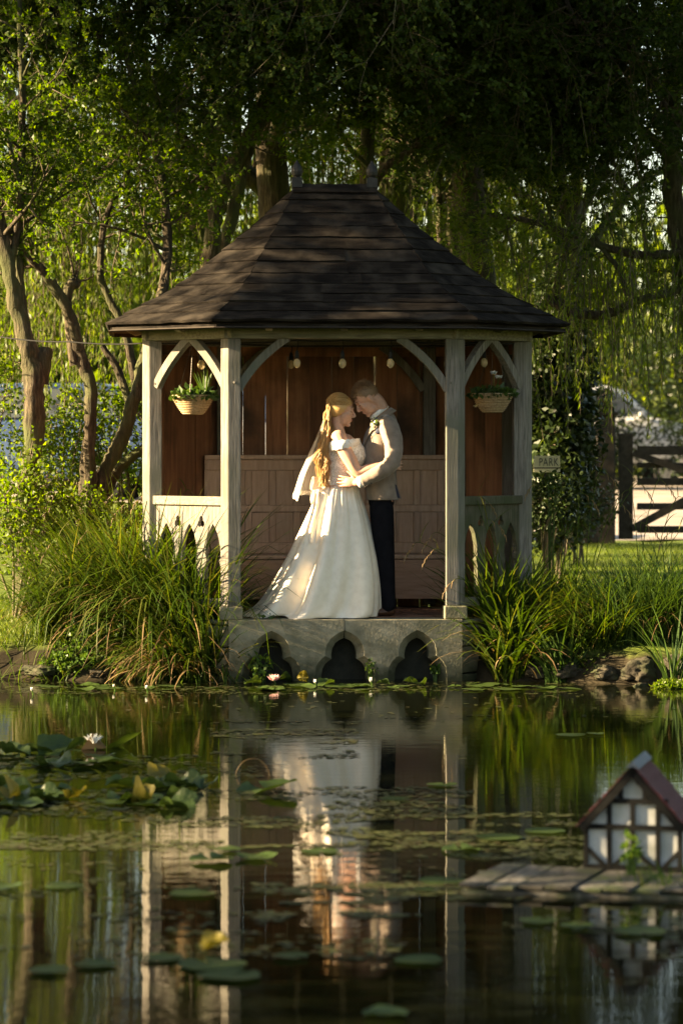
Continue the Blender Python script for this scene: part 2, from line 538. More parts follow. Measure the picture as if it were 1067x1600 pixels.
def water_mat():
    m, nt, N, L, P = _nt('pond_water')
    P.inputs['Base Color'].default_value = (.004, .005, .002, 1)
    P.inputs['Roughness'].default_value = .015
    P.inputs['IOR'].default_value = 1.333
    P.inputs['Specular IOR Level'].default_value = .5
    mp = _coords(N, L, (1.2, 5.0, 1), False)
    n1 = N.new('ShaderNodeTexNoise'); n1.inputs['Scale'].default_value = 2.2; n1.inputs['Detail'].default_value = 3
    L.new(mp.outputs[0], n1.inputs['Vector'])
    mp2 = _coords(N, L, (5, 16, 1), False)
    n2 = N.new('ShaderNodeTexNoise'); n2.inputs['Scale'].default_value = 2.0; n2.inputs['Detail'].default_value = 2
    L.new(mp2.outputs[0], n2.inputs['Vector'])
    ad = N.new('ShaderNodeMath'); ad.operation = 'MULTIPLY_ADD'; ad.inputs[1].default_value = .25
    L.new(n2.outputs['Fac'], ad.inputs[0]); L.new(n1.outputs['Fac'], ad.inputs[2])
    bp = N.new('ShaderNodeBump'); bp.inputs['Strength'].default_value = .05; bp.inputs['Distance'].default_value = .02
    L.new(ad.outputs[0], bp.inputs['Height']); L.new(bp.outputs[0], P.inputs['Normal'])
    return m


wv = [(-9.5, -21.2, 0), (9.5, -21.2, 0), (9.5, 1.2, 0), (-9.5, 1.2, 0)]
tag(link('pond_water', mesh_np('pond_water', wv, [(0, 1, 2, 3)]), water_mat()), 'still dark pond water reflecting the gazebo and trees', kind='structure')


# ================================================================== GAZEBO
FLOOR = 0.463
GZ = thing('gazebo', 'open oak gazebo with dark hipped board roof standing over the pond edge', 'gazebo', (0.017, 0.0, 0.0), R(4.0))
Hx, Ox = 0.845, 1.43
PLAN = [(-Hx, .06), (Hx, .06), (Ox, .62), (Ox, 1.46), (Hx, 2.02), (-Hx, 2.02), (-Ox, 1.46), (-Ox, .62)]   # post centres
BEAM0, BEAM1 = 2.574, 2.675


def post_poly(c, sx):
    q = [(-.023, -.055), (.073, -.055), (.073, .06), (-.03, .06), (-.077, 0.0)]
    return [(c[0] + x * (-sx), c[1] + y) for x, y in (q if sx < 0 else q)]


for i, c in enumerate(PLAN):
    sx = -1 if c[0] < 0 else 1
    mb = MB()
    poly = post_poly(c, sx)
    if i in (3, 4, 5, 6):
        poly = [(c[0] + x, c[1] + y) for x, y in ((-.05, -.05), (.05, -.05), (.05, .05), (-.05, .05))]
    zs = [FLOOR + (.10 if i in (0, 1) else 0), 1.0, 1.5, 2.0, BEAM0 - .001]
    mb.rings([[(x, y, z) for x, y in poly] for z in zs])
    mb.build('post', M['oak'], GZ, bevel=.006)
    if i in (0, 1):
        pm = MB(); pm.box((c[0], c[1] + .01, FLOOR + .05), (.175, .16, .10)); pm.build('pad_stone', M['lime'], GZ, bevel=.01)
    # peg ends on the posts
    if i in (0, 1, 7, 2):
        pg = MB(); a = Vector((c[0] + .03 * -sx, c[1] - .055, 2.24)); pg.tube([a + Vector((0, .02, 0)), a + Vector((-.008, -.014, .004))], .009, 7); pg.build('peg', M['oak'], GZ)

for i in range(8):
    a, b = Vector((*PLAN[i], 0)), Vector((*PLAN[(i + 1) % 8], 0))
    d = (b - a).normalized()
    mb = MB()
    mb.bar(a - d * .055 + Vector((0, 0, (BEAM0 + BEAM1) / 2)), b + d * .055 + Vector((0, 0, (BEAM0 + BEAM1) / 2 + (.0015 if i % 2 else 0))), .115 + (.003 if i % 2 else 0), BEAM1 - BEAM0)
    mb.build('beam', M['oak_h'], GZ, bevel=.006)
    # rafter feet under the eaves
    nrm = Vector((d.y, -d.x, 0))
    k = 3 if i in (0, 4) else 1
    for q in range(k):
        t = (q + .5) / k
        p = a.lerp(b, t)
        rf = MB()
        z1 = BEAM1 - .02
        pl = [p + nrm * .05 + Vector((0, 0, z1 + .055)), p + nrm * .05 + Vector((0, 0, z1 - .01)), p + nrm * .13 + Vector((0, 0, z1 - .028)), p + nrm * .24 + Vector((0, 0, z1 + .03))]
        rf.prism(pl, d * .026, d * -.026)
        rf.build('rafter_foot', M['oak_h'], GZ)


def brace(a, b, bulge, nrm, w=.062, th=.06):
    """curved knee brace from a (on the post) to b (on the beam)"""
    a, b, nrm = Vector(a), Vector(b), Vector(nrm).normalized()
    ch = b - a
    side = ch.cross(nrm).normalized()
    if side.z > 0: side = -side
    n = 9
    rings = []
    for k in range(n):
        t = k / (n - 1)
        p = a.lerp(b, t) - side * bulge * 4 * t * (1 - t)
        tg = (ch - side * bulge * 4 * (1 - 2 * t)).normalized()
        s2 = tg.cross(nrm).normalized()
        rings.append([p + s2 * w / 2 + nrm * th / 2, p - s2 * w / 2 + nrm * th / 2, p - s2 * w / 2 - nrm * th / 2, p + s2 * w / 2 - nrm * th / 2])
    mb = MB(); mb.rings(rings)
    mb.build('brace', M['oak'], GZ, bevel=.004)


for sgn in (-1, 1):
    brace((sgn * (Hx - .055), .06, 2.19), (sgn * (Hx - .43), .06, BEAM0 + .01), .035, (0, 1, 0))
    a, b = Vector((sgn * Hx, .06, 0)), Vector((sgn * Ox, .62, 0))
    d = (b - a).normalized(); nrm = Vector((d.y, -d.x, 0))
    L_ = (b - a).length
    brace(a + d * .05 + Vector((0, 0, 2.22)), a + d * (L_ * .5 - .01) + Vector((0, 0, BEAM0 + .015)), .025, nrm)
    brace(b - d * .05 + Vector((0, 0, 2.22)), b - d * (L_ * .5 - .01) + Vector((0, 0, BEAM0 + .015)), .025, nrm)
    brace((sgn * (Hx - .05), 2.0, 2.22), (sgn * (Hx - .40), 2.0, BEAM0 + .01), .03, (0, 1, 0))

# green black tide mark where the stone meets the water
def tide_mark(m):
    nt = m.node_tree; N, L = nt.nodes, nt.links
    P = N['Principled BSDF']; src = P.inputs['Base Color'].links[0].from_socket
    g = N.new('ShaderNodeNewGeometry'); sx = N.new('ShaderNodeSeparateXYZ'); L.new(g.outputs['Position'], sx.inputs[0])
    nz = N.new('ShaderNodeTexNoise'); nz.inputs['Scale'].default_value = 9; nz.inputs['Detail'].default_value = 6; L.new(g.outputs['Position'], nz.inputs['Vector'])
    ma = N.new('ShaderNodeMath'); ma.operation = 'MULTIPLY_ADD'; ma.inputs[1].default_value = -.26; L.new(nz.outputs['Fac'], ma.inputs[0]); L.new(sx.outputs['Z'], ma.inputs[2])
    mr = N.new('ShaderNodeMapRange'); mr.inputs['From Min'].default_value = -.10; mr.inputs['From Max'].default_value = .06; mr.inputs['To Min'].default_value = .95; mr.inputs['To Max'].default_value = 0
    L.new(ma.outputs[0], mr.inputs['Value'])
    mx = N.new('ShaderNodeMixRGB'); mx.inputs['Color2'].default_value = (.030, .034, .016, 1)
    L.new(mr.outputs[0], mx.inputs['Fac']); L.new(src, mx.inputs['Color1']); L.new(mx.outputs[0], P.inputs['Base Color'])


tide_mark(M['lime'])

# ---- stone plinth with three trefoil water arches
TI = [(-.165, -.35), (-.165, .05), (-.160, .09), (-.142, .125), (-.115, .150), (-.090, .166), (-.093, .20), (-.086, .245), (-.064, .284), (-.034, .308), (0, .322)]
TO = [(-.222, -.35), (-.222, .05), (-.214, .11), (-.192, .150), (-.165, .178), (-.142, .192), (-.144, .22), (-.132, .278), (-.100, .326), (-.054, .360), (0, .386)]
TI = TI + [(-x, z) for x, z in TI[-2::-1]]
TO = TO + [(-x, z) for x, z in TO[-2::-1]]
AX = [-.545, .004, .552]
PX0, PX1, PY = -.862, .888, -.045


def plinth_block(x0, x1, arches, y0, ytop):
    """arches: (centre, 'full' | 'left' | 'right') in order along x"""
    outl, reveal = [], []
    outl.append((x0, ytop)); outl.append((x1, ytop))
    if not any(k == 'left' for _, k in arches): outl.append((x1, -.35))
    for c, kind in reversed(arches):
        pts = [(c + x, z) for x, z in TO]; pin = [(c + x, z) for x, z in TI]
        h = len(pts) // 2
        if kind == 'left': pts, pin = pts[:h + 1], pin[:h + 1]
        if kind == 'right': pts, pin = pts[h:], pin[h:]
        if kind == 'left': pts = pts[:-1] + [(x1, pts[-1][1])]; pin = pin[:-1] + [(x1, pin[-1][1])]
        if kind == 'right': pts = [(x0, pts[0][1])] + pts[1:]; pin = [(x0, pin[0][1])] + pin[1:]
        outl += list(reversed(pts)); reveal.append((pts, pin))
    if not any(k == 'right' for _, k in arches): outl.append((x0, -.35))
    mb = MB()
    poly = [Vector((x, y0, z)) for x, z in outl]
    tri = tessellate_polygon([poly])
    mb.add(poly, [tuple(t) for t in tri])
    for pts, pin in reveal:       # splayed reveal, then a straight throat
        A = [(x, y0, z) for x, z in pts]; B = [(x, y0 + .075, z) for x, z in pin]; C = [(x, y0 + .30, z) for x, z in pin]
        mb.rings([A, B, C], False, False)
    mb.add([(x0, y0, ytop), (x1, y0, ytop), (x1, y0 + .30, ytop), (x0, y0 + .30, ytop)], [(0, 1, 2, 3)])
    for xx in (x0, x1):
        mb.add([(xx, y0, ytop), (xx, y0 + .30, ytop), (xx, y0 + .30, -.35), (xx, y0, -.35)], [(0, 1, 2, 3)]) if not any((k == 'left' and xx == x1) or (k == 'right' and xx == x0) for _, k in arches) else \
            mb.add([(xx, y0, ytop), (xx, y0 + .30, ytop), (xx, y0 + .30, .386), (xx, y0, .386)], [(0, 1, 2, 3)])
    return mb


pl = MB()
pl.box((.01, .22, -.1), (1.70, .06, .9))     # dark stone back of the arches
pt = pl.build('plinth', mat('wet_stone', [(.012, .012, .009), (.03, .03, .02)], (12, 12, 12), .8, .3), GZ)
plinth_block(PX0, .0, [(AX[0], 'full'), (AX[1] - .003, 'left')], PY, FLOOR).build('plinth_stone', M['lime'], pt)
plinth_block(.007, PX1, [(AX[1] + .004, 'right'), (AX[2], 'full')], PY + .003, FLOOR - .002).build('plinth_stone', M['lime'], pt)
js = MB(); js.box((.0035, PY + .03, .425), (.010, .05, .072)); js.build('joint', M['mortar'], pt)
# coursed stones of the splayed flanks, left and right
for sgn in (-1, 1):
    xa = PX0 if sgn < 0 else PX1
    p0 = Vector((xa + sgn * .012, PY + .04, 0)); p1 = Vector((sgn * (Ox + .1), .60, 0))
    d = (p1 - p0).normalized(); nrm = Vector((d.y, -d.x, 0)) * (1 if sgn > 0 else -1)
    Lf = (p1 - p0).length
    z = -.30
    row = 0
    while z < FLOOR - .02:
        h = min(.165 + .02 * ((row * 7) % 3), FLOOR - z)
        u = -.0 if row % 2 else -.0
        first = .16 if row % 2 else .30
        while u < Lf - .02:
            w = min(first if u <= 0 else .28, Lf - u)
            sb = MB()
            cc = p0 + d * (u + w / 2) - nrm * (.09 + random.uniform(0, .012)) + Vector((0, 0, z + h / 2))
            sb.box(cc, (w - .009, .17, h - .009), math.atan2(d.y, d.x))
            sb.build('flank_stone', M['lime'], pt, bevel=.012)
            u += w
        z += h; row += 1

# ---- brick floor
fl = MB(); fl.prism([(x * .985, max(y, .0) + (.06 if y < .1 else 0), FLOOR - .03) for x, y in PLAN], (0, 0, .012), (0, 0, -.10))
floor = fl.build('floor', M['mortar'], GZ)
bl, bw = .205, .1
brick_me = None
rowi = 0
y = .30
def inside(x, y):
    ax = abs(x)
    if y < .62: lim = Hx + (y - .06) / .56 * (Ox - Hx)
    elif y < 1.46: lim = Ox
    else: lim = Ox - (y - 1.46) / .56 * (Ox - Hx)
    return ax < lim - .08
mbk = MB(); mbk.box((0, 0, 0), (bl - .010, bw - .010, .04)); brick_mesh = mbk.mesh('floor_brick')
brick_mesh.materials.append(M['brick'])
while y < 1.62:
    x = -Ox - (bl / 2 if rowi % 2 else 0)
    while x < Ox:
        if inside(x, y):
            o = bpy.data.objects.new('brick', brick_mesh); COL.objects.link(o); o.parent = floor
            o.location = (x, y, FLOOR - .022 + random.uniform(-.002, .002)); o.rotation_euler = (random.uniform(-.01, .01), random.uniform(-.01, .01), random.uniform(-.015, .015))
        x += bl
    y += bw; rowi += 1

# ---- plank walls round the back
def plank_wall(a, b, z0, z1, name, widths, gaps):
    a, b = Vector((*a, 0)), Vector((*b, 0))
    d = (b - a).normalized(); nrm = Vector((d.y, -d.x, 0)); Lw = (b - a).length
    fr = MB(); fr.bar(a + Vector((0, 0, z1 - .05)), b + Vector((0, 0, z1 - .05)), .05, .09)
    w = fr.build(name, M['plank'], GZ)
    fr = MB(); fr.bar(a + Vector((0, 0, z0 + .04)), b + Vector((0, 0, z0 + .04)), .05, .08); fr.build('rail', M['plank'], w)
    u = .0; k = 0
    while u < Lw - .02:
        ww = min(widths[k % len(widths)], Lw - u)
        g = gaps[k % len(gaps)]
        n = 9
        L1, R1 = [], []
        for q in range(n):
            z = z0 + (z1 - z0) * q / (n - 1)
            e0 = .0025 * noise.noise(Vector((u * 5, z * 2.1, 1.7))); e1 = .0025 * noise.noise(Vector((u * 5, z * 2.3, 9.7)))
            if name == 'back_wall' and k == 6: e1 += .030 * sm(1.3, 1.8, z) * (1 - sm(1.9, 2.35, z)) - .012
            L1.append((u + e0, z)); R1.append((u + ww - g + e1, z))
        off = .016 + random.uniform(-.004, .006)
        tl = random.uniform(-.006, .006)
        rings = []
        for (l, z), (r, _) in zip(L1, R1):
            rings.append([a + d * l - nrm * (off + tl) + Vector((0, 0, z)), a + d * r - nrm * (off - tl) + Vector((0, 0, z)),
                          a + d * r - nrm * (off - tl + .02) + Vector((0, 0, z)), a + d * l - nrm * (off + tl + .02) + Vector((0, 0, z))])
        m = MB(); m.rings(rings); m.build('plank', M['plank'], w)
        u += ww; k += 1


plank_wall((-Hx, 2.06), (Hx, 2.06), .30, BEAM0 + .02, 'back_wall', [.165, .185, .182, .180, .181, .183, .178, .18, .186, .18], [.002, .002, .007, .002, .002, .003, .006, .002, .003, .002])
plank_wall((-Ox - .01, 1.49), (-Hx, 2.06), .30, BEAM0 + .02, 'rear_left_wall', [.17, .15, .2, .19], [.008, .007, .002, .002])
plank_wall((Hx, 2.06), (Ox + .01, 1.49), .30, BEAM0 + .02, 'rear_right_wall', [.19, .18, .2, .17], [.002, .002, .003, .002])
plank_wall((-Ox - .02, .67), (-Ox - .02, 1.41), .30, BEAM0 + .02, 'left_wall', [.19, .18, .19], [.003, .003, .004])
plank_wall((Ox + .02, 1.41), (Ox + .02, .67), .30, BEAM0 + .02, 'right_wall', [.19, .18, .19], [.003, .003, .003])

# ---- panelled wainscot, bench
WZ0, WZ1 = .895, 1.655
wy = 1.86
wn_ = MB(); wn_.box((0, wy + .02, (WZ0 + WZ1) / 2), (2.0, .014, WZ1 - WZ0)); wains = wn_.build('wainscot', M['wains'], GZ)
cap_ = MB(); cap_.box((0, wy - .005, WZ1 + .018), (2.0, .075, .036)); cap_.build('cap_rail', M['wains'], wains, bevel=.006)
px_ = .196
xs_ = [(-.84 + px_ * i) for i in range(10)]
for zc, hh in ((WZ1 - .045, .085), (1.255, .055), (WZ0 + .04, .085)):
    r = MB(); r.box((0, wy, zc), (2.0, .028, hh)); r.build('rail', M['wains'], wains, bevel=.004)
for x in xs_:
    for za, zb in ((1.2825, WZ1 - .0875), (WZ0 + .0825, 1.2275)):
        s_ = MB(); s_.box((x, wy + .001, (za + zb) / 2), (.052, .027, zb - za - .001)); s_.build('stile', M['wains'], wains, bevel=.004)
        if x < .8:
            pn = MB(); pn.box((x + px_ / 2, wy + .010, (za + zb) / 2), (px_ - .056, .008, zb - za - .004)); pn.build('panel', M['wains'], wains, bevel=.003)
bn = MB(); bn.box((0, 1.50, .695), (1.94, .03, .315)); bench = bn.build('bench', M['bench'], GZ)
bs = MB(); bs.box((0, 1.655, .875), (2.06, .37, .034)); bs.build('seat', M['wains'], bench, bevel=.008)
for x in (-.95, .95):
    e_ = MB(); e_.box((x, 1.66, .68), (.035, .28, .36)); e_.build('bench_end', M['bench'], bench)

# ---- pierced balustrade panels in the splayed bays
def gothic(c, z0, w, h):
    """pointed cusped lancet outline, open at the bottom edge z0"""
    pts = [(-w, z0), (-w, z0 + h * .42), (-w * .80, z0 + h * .50), (-w * .98, z0 + h * .58), (-w * .92, z0 + h * .70), (-w * .62, z0 + h * .86), (-w * .22, z0 + h * .96), (0, z0 + h)]
    pts += [(-x, z) for x, z in pts[-2::-1]]
    return [(c + x, z) for x, z in pts]


for sgn in (-1, 1):
    a, b = Vector((sgn * Hx, .06, 0)), Vector((sgn * Ox, .62, 0))
    d = (b - a).normalized(); nrm = Vector((d.y, -d.x, 0)) * (1 if sgn > 0 else -1)
    Lb = (b - a).length - .09
    o0 = a + d * .045
    rl = MB(); rl.bar(o0 + Vector((0, 0, 1.352)), o0 + d * Lb + Vector((0, 0, 1.352)), .085, .066)
    rail = rl.build('balustrade', M['oak_h'] if sgn < 0 else M['oak_dark'], GZ, bevel=.006)
    z0, z1 = .62, 1.318
    pitch = Lb / 3
    outl = [(0, z1), (Lb, z1), (Lb, z0 - .0)]
    for k in (2, 1, 0):
        outl += list(reversed(gothic(pitch * (k + .5), z0, pitch * .33, .56)))
    outl.append((0, z0))
    holes = []
    for k in range(1, 3):
        c = (pitch * k, 1.19)
        hl = []
        for q in range(24):
            an = 2 * PI * q / 24 + PI / 2
            rr = .020 + .016 * abs(math.cos(1.5 * (an - PI / 2)))
            hl.append((c[0] + rr * math.cos(an), c[1] + rr * math.sin(an) * 1.35))
        holes.append(hl)
    P3 = [[o0 + d * u + Vector((0, 0, z)) for u, z in outl]] + [[o0 + d * u + Vector((0, 0, z)) for u, z in hh] for hh in holes]
    flat = [p for l in P3 for p in l]
    tri = tessellate_polygon(P3)
    mb = MB()
    n = len(flat)
    off = nrm * .018
    mb.add([p + off for p in flat] + [p - off for p in flat], [tuple(t) for t in tri] + [tuple(n + i for i in reversed(t)) for t in tri])
    b0 = 0
    for l in P3:
        m_ = len(l)
        for i in range(m_):
            k = (i + 1) % m_
            mb.f.append((b0 + i, b0 + k, n + b0 + k, n + b0 + i))
        b0 += m_
    mb.build('pierced_panel', M['oak'] if sgn < 0 else M['oak_dark'], rail)
    bt = MB(); bt.bar(o0 + Vector((0, 0, .585)), o0 + d * Lb + Vector((0, 0, .585)), .07, .066); bt.build('bottom_rail', M['oak_h'], rail, bevel=.005)

# ---- roof
OV = .335
def offset_plan(o):
    out = []
    n = 8
    for i in range(n):
        p0, p1, p2 = Vector(PLAN[i - 1]), Vector(PLAN[i]), Vector(PLAN[(i + 1) % n])
        n1 = Vector(((p1 - p0).y, -(p1 - p0).x)).normalized(); n2 = Vector(((p2 - p1).y, -(p2 - p1).x)).normalized()
        bis = (n1 + n2).normalized()
        out.append(p1 + bis * (o / bis.dot(n1)))
    return out


EAVE = offset_plan(OV)
RZ0, RZ1 = 2.690, 3.790
RIDGE = [Vector((-.30, 1.04)), Vector((.30, 1.04))]
HP = [0, .183, .287, .467, .547, .623, .79, .95, 1.0]
ZP = [0, .13, .203, .362, .454, .546, .725, .94, 1.0]


def roof_pt(ci, h, lift=0.0):
    e = EAVE[ci]; r = RIDGE[0] if e.x < 0 else RIDGE[1]
    p = e.lerp(r, h)
    return Vector((p.x, p.y, RZ0 + (RZ1 - RZ0) * float(np.interp(h, HP, ZP)) + lift))


lin = MB()
hs = [i / 14 for i in range(15)]
lin.rings([[roof_pt(i, h * .985, -.045) for i in range(8)] for h in hs], False)
lin.add([roof_pt(i, .985, -.045) for i in range(8)], [tuple(range(8))])
roof = lin.build('roof', M['lining'], GZ)
NC = 12
# equal slope lengths
tab = [(h, roof_pt(0, h)) for h in np.linspace(0, 1, 200)]
acc = [0.0]
for k in range(1, 200): acc.append(acc[-1] + (tab[k][1] - tab[k - 1][1]).length)
cour = [float(np.interp(acc[-1] * i / NC, acc, [t[0] for t in tab])) for i in range(NC + 1)]
for f in range(8):
    i0, i1 = f, (f + 1) % 8
    for c in range(NC):
        h0, h1 = cour[c], min(1.0, cour[c + 1] + .035)
        A0, B0, A1, B1 = roof_pt(i0, h0), roof_pt(i1, h0), roof_pt(i0, h1), roof_pt(i1, h1)
        nrm = (B0 - A0).cross(A1 - A0)
        if nrm.length < 1e-6: nrm = (B0 - A0).cross(B1 - A0)
        nrm.normalize()
        if nrm.z < 0: nrm = -nrm
        width = (B0 - A0).length
        npc = 1 if width < 1.2 else 2
        cuts = [0.0] + sorted([(k + random.uniform(-.22, .22)) / npc for k in range(1, npc)]) + [1.0]
        for q in range(npc):
            u0, u1 = cuts[q], cuts[q + 1]
            seg = max(3, int(width * (u1 - u0) / .07))
            jl = random.uniform(-.004, .006); jt = random.uniform(-.003, .005)
            top, bot = [], []
            for s_ in range(seg + 1):
                u = u0 + (u1 - u0) * s_ / seg
                ext = .006 if (u in (0.0, 1.0)) else 0
                lo = A0.lerp(B0, u) + (A0 - A1).normalized() * (.010 + jl + .010 * noise.noise(Vector((u * 9 + f * 5, c * 3.3, q))))
                hi_ = A1.lerp(B1, u)
                li = .026 + jt + .007 * noise.noise(Vector((u * 7 + f * 3, c * 1.7, 4 + q)))
                e = (B0 - A0).normalized() * (ext * (1 if u == 1.0 else -1))
                top.append((lo + nrm * li + e, hi_ + nrm * .010 + e)); bot.append((lo + nrm * (li - .020) + e, hi_ - nrm * .004 + e))
            m = MB()
            rings = [[t[0], t[1], b_[1], b_[0]] for t, b_ in zip(top, bot)]
            m.rings(rings)
            m.build('roof_board', M['shingle'], roof)
# eaves fascia boards
for f in range(8):
    p, q = roof_pt(f, 0, -.035), roof_pt((f + 1) % 8, 0, -.035)
    d = (q - p).normalized()
    ctr = Vector((0, 1.04, p.z))
    ins = (ctr - (p + q) / 2); ins.z = 0; ins.normalize()
    m = MB(); m.bar(p + ins * .03, q + ins * .03, .022, .032); m.build('fascia', M['shingle'], roof)
rc = MB()
for k in range(9):
    x = -.33 + .66 * k / 9
    rc.prism([(x, 1.04 - .085, RZ1 - .035), (x, 1.04, RZ1 + .035 + .004 * (k % 2)), (x, 1.04 + .085, RZ1 - .035), (x, 1.04, RZ1 + .01)], (0, 0, 0), (.076, 0, 0))
rc.build('ridge_cap', M['shingle'], roof)
for x in (-.295, .295):
    m = MB()
    m.box((x, 1.04, RZ1 + .045), (.082, .082, .075))
    m.lathe([(.034, .08), (.026, .09), (.040, .105), (.047, .130), (.044, .155), (.032, .178), (.016, .20), (.004, .222)], (x, 1.04, RZ1), 12)
    m.build('finial', M['finial'], roof, False)


# ================================================================== STRING LIGHTS
def glass_mat():
    m, nt, N, L, P = _nt('bulb_glass')
    P.inputs['Base Color'].default_value = (.8, .62, .36, 1)
    P.inputs['Roughness'].default_value = .06
    P.inputs['Specular IOR Level'].default_value = 1.0
    t = N.new('ShaderNodeBsdfTransparent'); mx = N.new('ShaderNodeMixShader'); mx.inputs['Fac'].default_value = .42
    L.new(t.outputs[0], mx.inputs[1]); L.new(P.outputs[0], mx.inputs[2]); L.new(mx.outputs[0], N['Material Output'].inputs['Surface'])
    return m


M['glass'] = glass_mat()
M['filament'] = mat('filament', [(.5, .32, .12), (.6, .4, .16)], (30, 30, 30), .4, 0, metal=.6)
SL = thing('string_lights', 'black festoon cable with clear unlit bulbs hung inside the gazebo opening', 'string lights', (0, .3, 2.56))


def sub(o, p):
    return Vector(p) - o.location


bulb_px = [(315, 568, .45), (455, 568, 1.55), (464, 566, .16), (535, 566, .18), (610, 566, .16), (698, 567, 1.5), (756, 565, .55)]
bulb_pts = []
for px, py, Y in bulb_px:
    c = at(px, py, Y)
    bulb_pts.append(c)
    r = MB(); r.lathe([(.012, .028), (.016, .026), (.017, .05), (.014, .075), (.008, .09)], sub(SL, c), 10); so = r.build('socket', M['cable'], SL, True)
    r = MB(); r.lathe([(.004, -.046), (.016, -.041), (.027, -.025), (.030, -.006), (.027, .010), (.016, .028)], sub(SL, c), 12); r.build('glass_bulb', M['glass'], so, True)
    r = MB(); r.tube([sub(SL, c) + Vector((dx, 0, z)) for dx, z in ((-.006, .02), (-.008, -.02), (0, -.026), (.008, -.02), (.006, .02))], .0022, 5); r.build('filament', M['filament'], so)
    r = MB(); top = Vector((c.x + .004, c.y, 2.572)); r.tube([sub(SL, c) + Vector((0, 0, .088)), sub(SL, (c + top) / 2) + Vector((.006, 0, .04)), sub(SL, top)], .0035, 6); r.build('drop_wire', M['cable'], so)
order = sorted([p for p in bulb_pts if p.y < 1], key=lambda p: p.x)
cp = [at(-330, 470, 2.2), at(0, 526, 1.1), at(110, 534, .8), at(228, 536, .52)] + [Vector((p.x, p.y, 2.566)) for p in order] + [Vector((1.38, .62, 2.56))]
cab = []
for a, b in zip(cp[:-1], cp[1:]):
    for k in range(6):
        t = k / 6; p = a.lerp(b, t); p.z -= .05 * 4 * t * (1 - t) * min(1, (b - a).length / 2.5); cab.append(sub(SL, p))
m = MB(); m.tube(cab, .0055, 6); m.build('cable', M['cable'], SL)
bk = sorted([p for p in bulb_pts if p.y >= 1], key=lambda p: p.x)
m = MB(); m.tube([sub(SL, Vector((-1.2, .9, 2.57)))] + [sub(SL, Vector((p.x, p.y, 2.568))) for p in bk] + [sub(SL, Vector((1.2, 1.2, 2.57)))], .0055, 6); m.build('cable', M['cable'], SL)

# ================================================================== HANGING BASKETS
def basket(c, label, flowers, seed):
    rg = random.Random(seed)
    T = thing('hanging_basket', label, 'hanging basket', c, 0, 'hanging baskets in the side bays')
    prof = []
    for k in range(25):           # coiled wicker: a bulge for each coil
        t = k / 24
        r = .068 + (.165 - .068) * t ** .75 + (.008 if k % 2 else 0)
        prof.append((r, t * .15))
    inner = [(r - .012, z) for r, z in reversed(prof[6:])]
    m = MB(); m.lathe([(.02, .002)] + prof + inner, (0, 0, 0), 28); m.build('wicker_bowl', M['wicker'], T)
    m = MB(); m.lathe([(.148, .118), (.10, .135), (.02, .142)], (0, 0, 0), 20); m.build('compost', M['soil'], T, True)
    topz = 2.575 - c[2]
    for a in (.4, 2.5, 4.6):
        m = MB(); p0 = Vector((.150 * math.cos(a), .150 * math.sin(a), .148)); p1 = Vector((0, 0, topz))
        n = 22
        for k in range(n):
            q0, q1 = p0.lerp(p1, k / n), p0.lerp(p1, (k + .8) / n)
            m.tube([q0, q1], .0026, 5)
        ch = m.build('chain', M['chain'], T); ch['kind'] = 'stuff'
    n = 260
    P, D_ = [], []
    for k in range(n):
        a, r = rg.uniform(0, 2 * PI), .15 * math.sqrt(rg.random())
        h = rg.uniform(.12, .12 + .11 * (1 - r / .2))
        P.append((r * math.cos(a) * 1.08, r * math.sin(a), h))
        D_.append((math.cos(a) * .8 + rg.gauss(0, .4), math.sin(a) * .8 + rg.gauss(0, .4), rg.uniform(-.3, .9)))
    link('leaves', leaf_mesh('leaves', P, D_, RNG.uniform(.045, .075, n), RNG.uniform(.03, .05, n)), M['leaf_ever2'], T)
    if flowers == 'spike':
        nb = 16
        az = RNG.uniform(0, 2 * PI, nb)
        link('spike_leaves', blade_mesh('spike', np.tile([.09, -.02, .12], (nb, 1)) + RNG.normal(0, .008, (nb, 3)), az, RNG.uniform(.05, .5, nb), RNG.uniform(0, .5, nb), RNG.uniform(.2, .30, nb), np.full(nb, .013)), M['iris'], T)
    else:
        for x, y, z in ((.01, -.03, .30), (.05, .02, .27)):
            m = MB()
            m.tube([(x * .5, y, .13), (x * .8, y, .22), (x, y, z)], .003, 5); m.build('stem', M['herb'], T)
            nb = 9
            az = np.linspace(0, 2 * PI, nb, endpoint=False)
            link('flower', leaf_mesh('flower', np.tile([x, y, z], (nb, 1)), np.stack([np.cos(az), np.sin(az) - .6, .5 + 0 * az], 1), .035, .026), M['petal'], T)
        nb = 14
        link('dry_flowers', leaf_mesh('dry', np.stack([RNG.uniform(-.15, -.10, nb), RNG.uniform(-.1, 0, nb), RNG.uniform(.05, .10, nb)], 1), RNG.normal(size=(nb, 3)), .022, .018), M['petal_cream'], T)
    return T


M['leaf_ever2'] = leafmat('basket_leaf', [(.03, .065, .015), (.045, .09, .02), (.07, .12, .03)], .3, .4)
M['petal_cream'] = leafmat('cream_petal', [(.5, .42, .2), (.6, .5, .28)], .3, .5, (1, 1, .9))
lb = at(302, 648, .36); basket((lb.x, lb.y, lb.z), 'wicker hanging basket with spiky leaves in the left sunny bay', 'spike', 3)
rb = at(769, 645, .52); basket((rb.x, rb.y, rb.z), 'wicker hanging basket with one white flower in the right shaded bay', 'flower', 5)

# ================================================================== DUCK HOUSE AND RAFT
RA = R(-15)
rc0 = at(900, 1392, -10.35)
RF = thing('raft', 'low floating raft of grey weathered planks carrying the duck house', 'raft', (1.07, -10.22, -.016), R(-10))
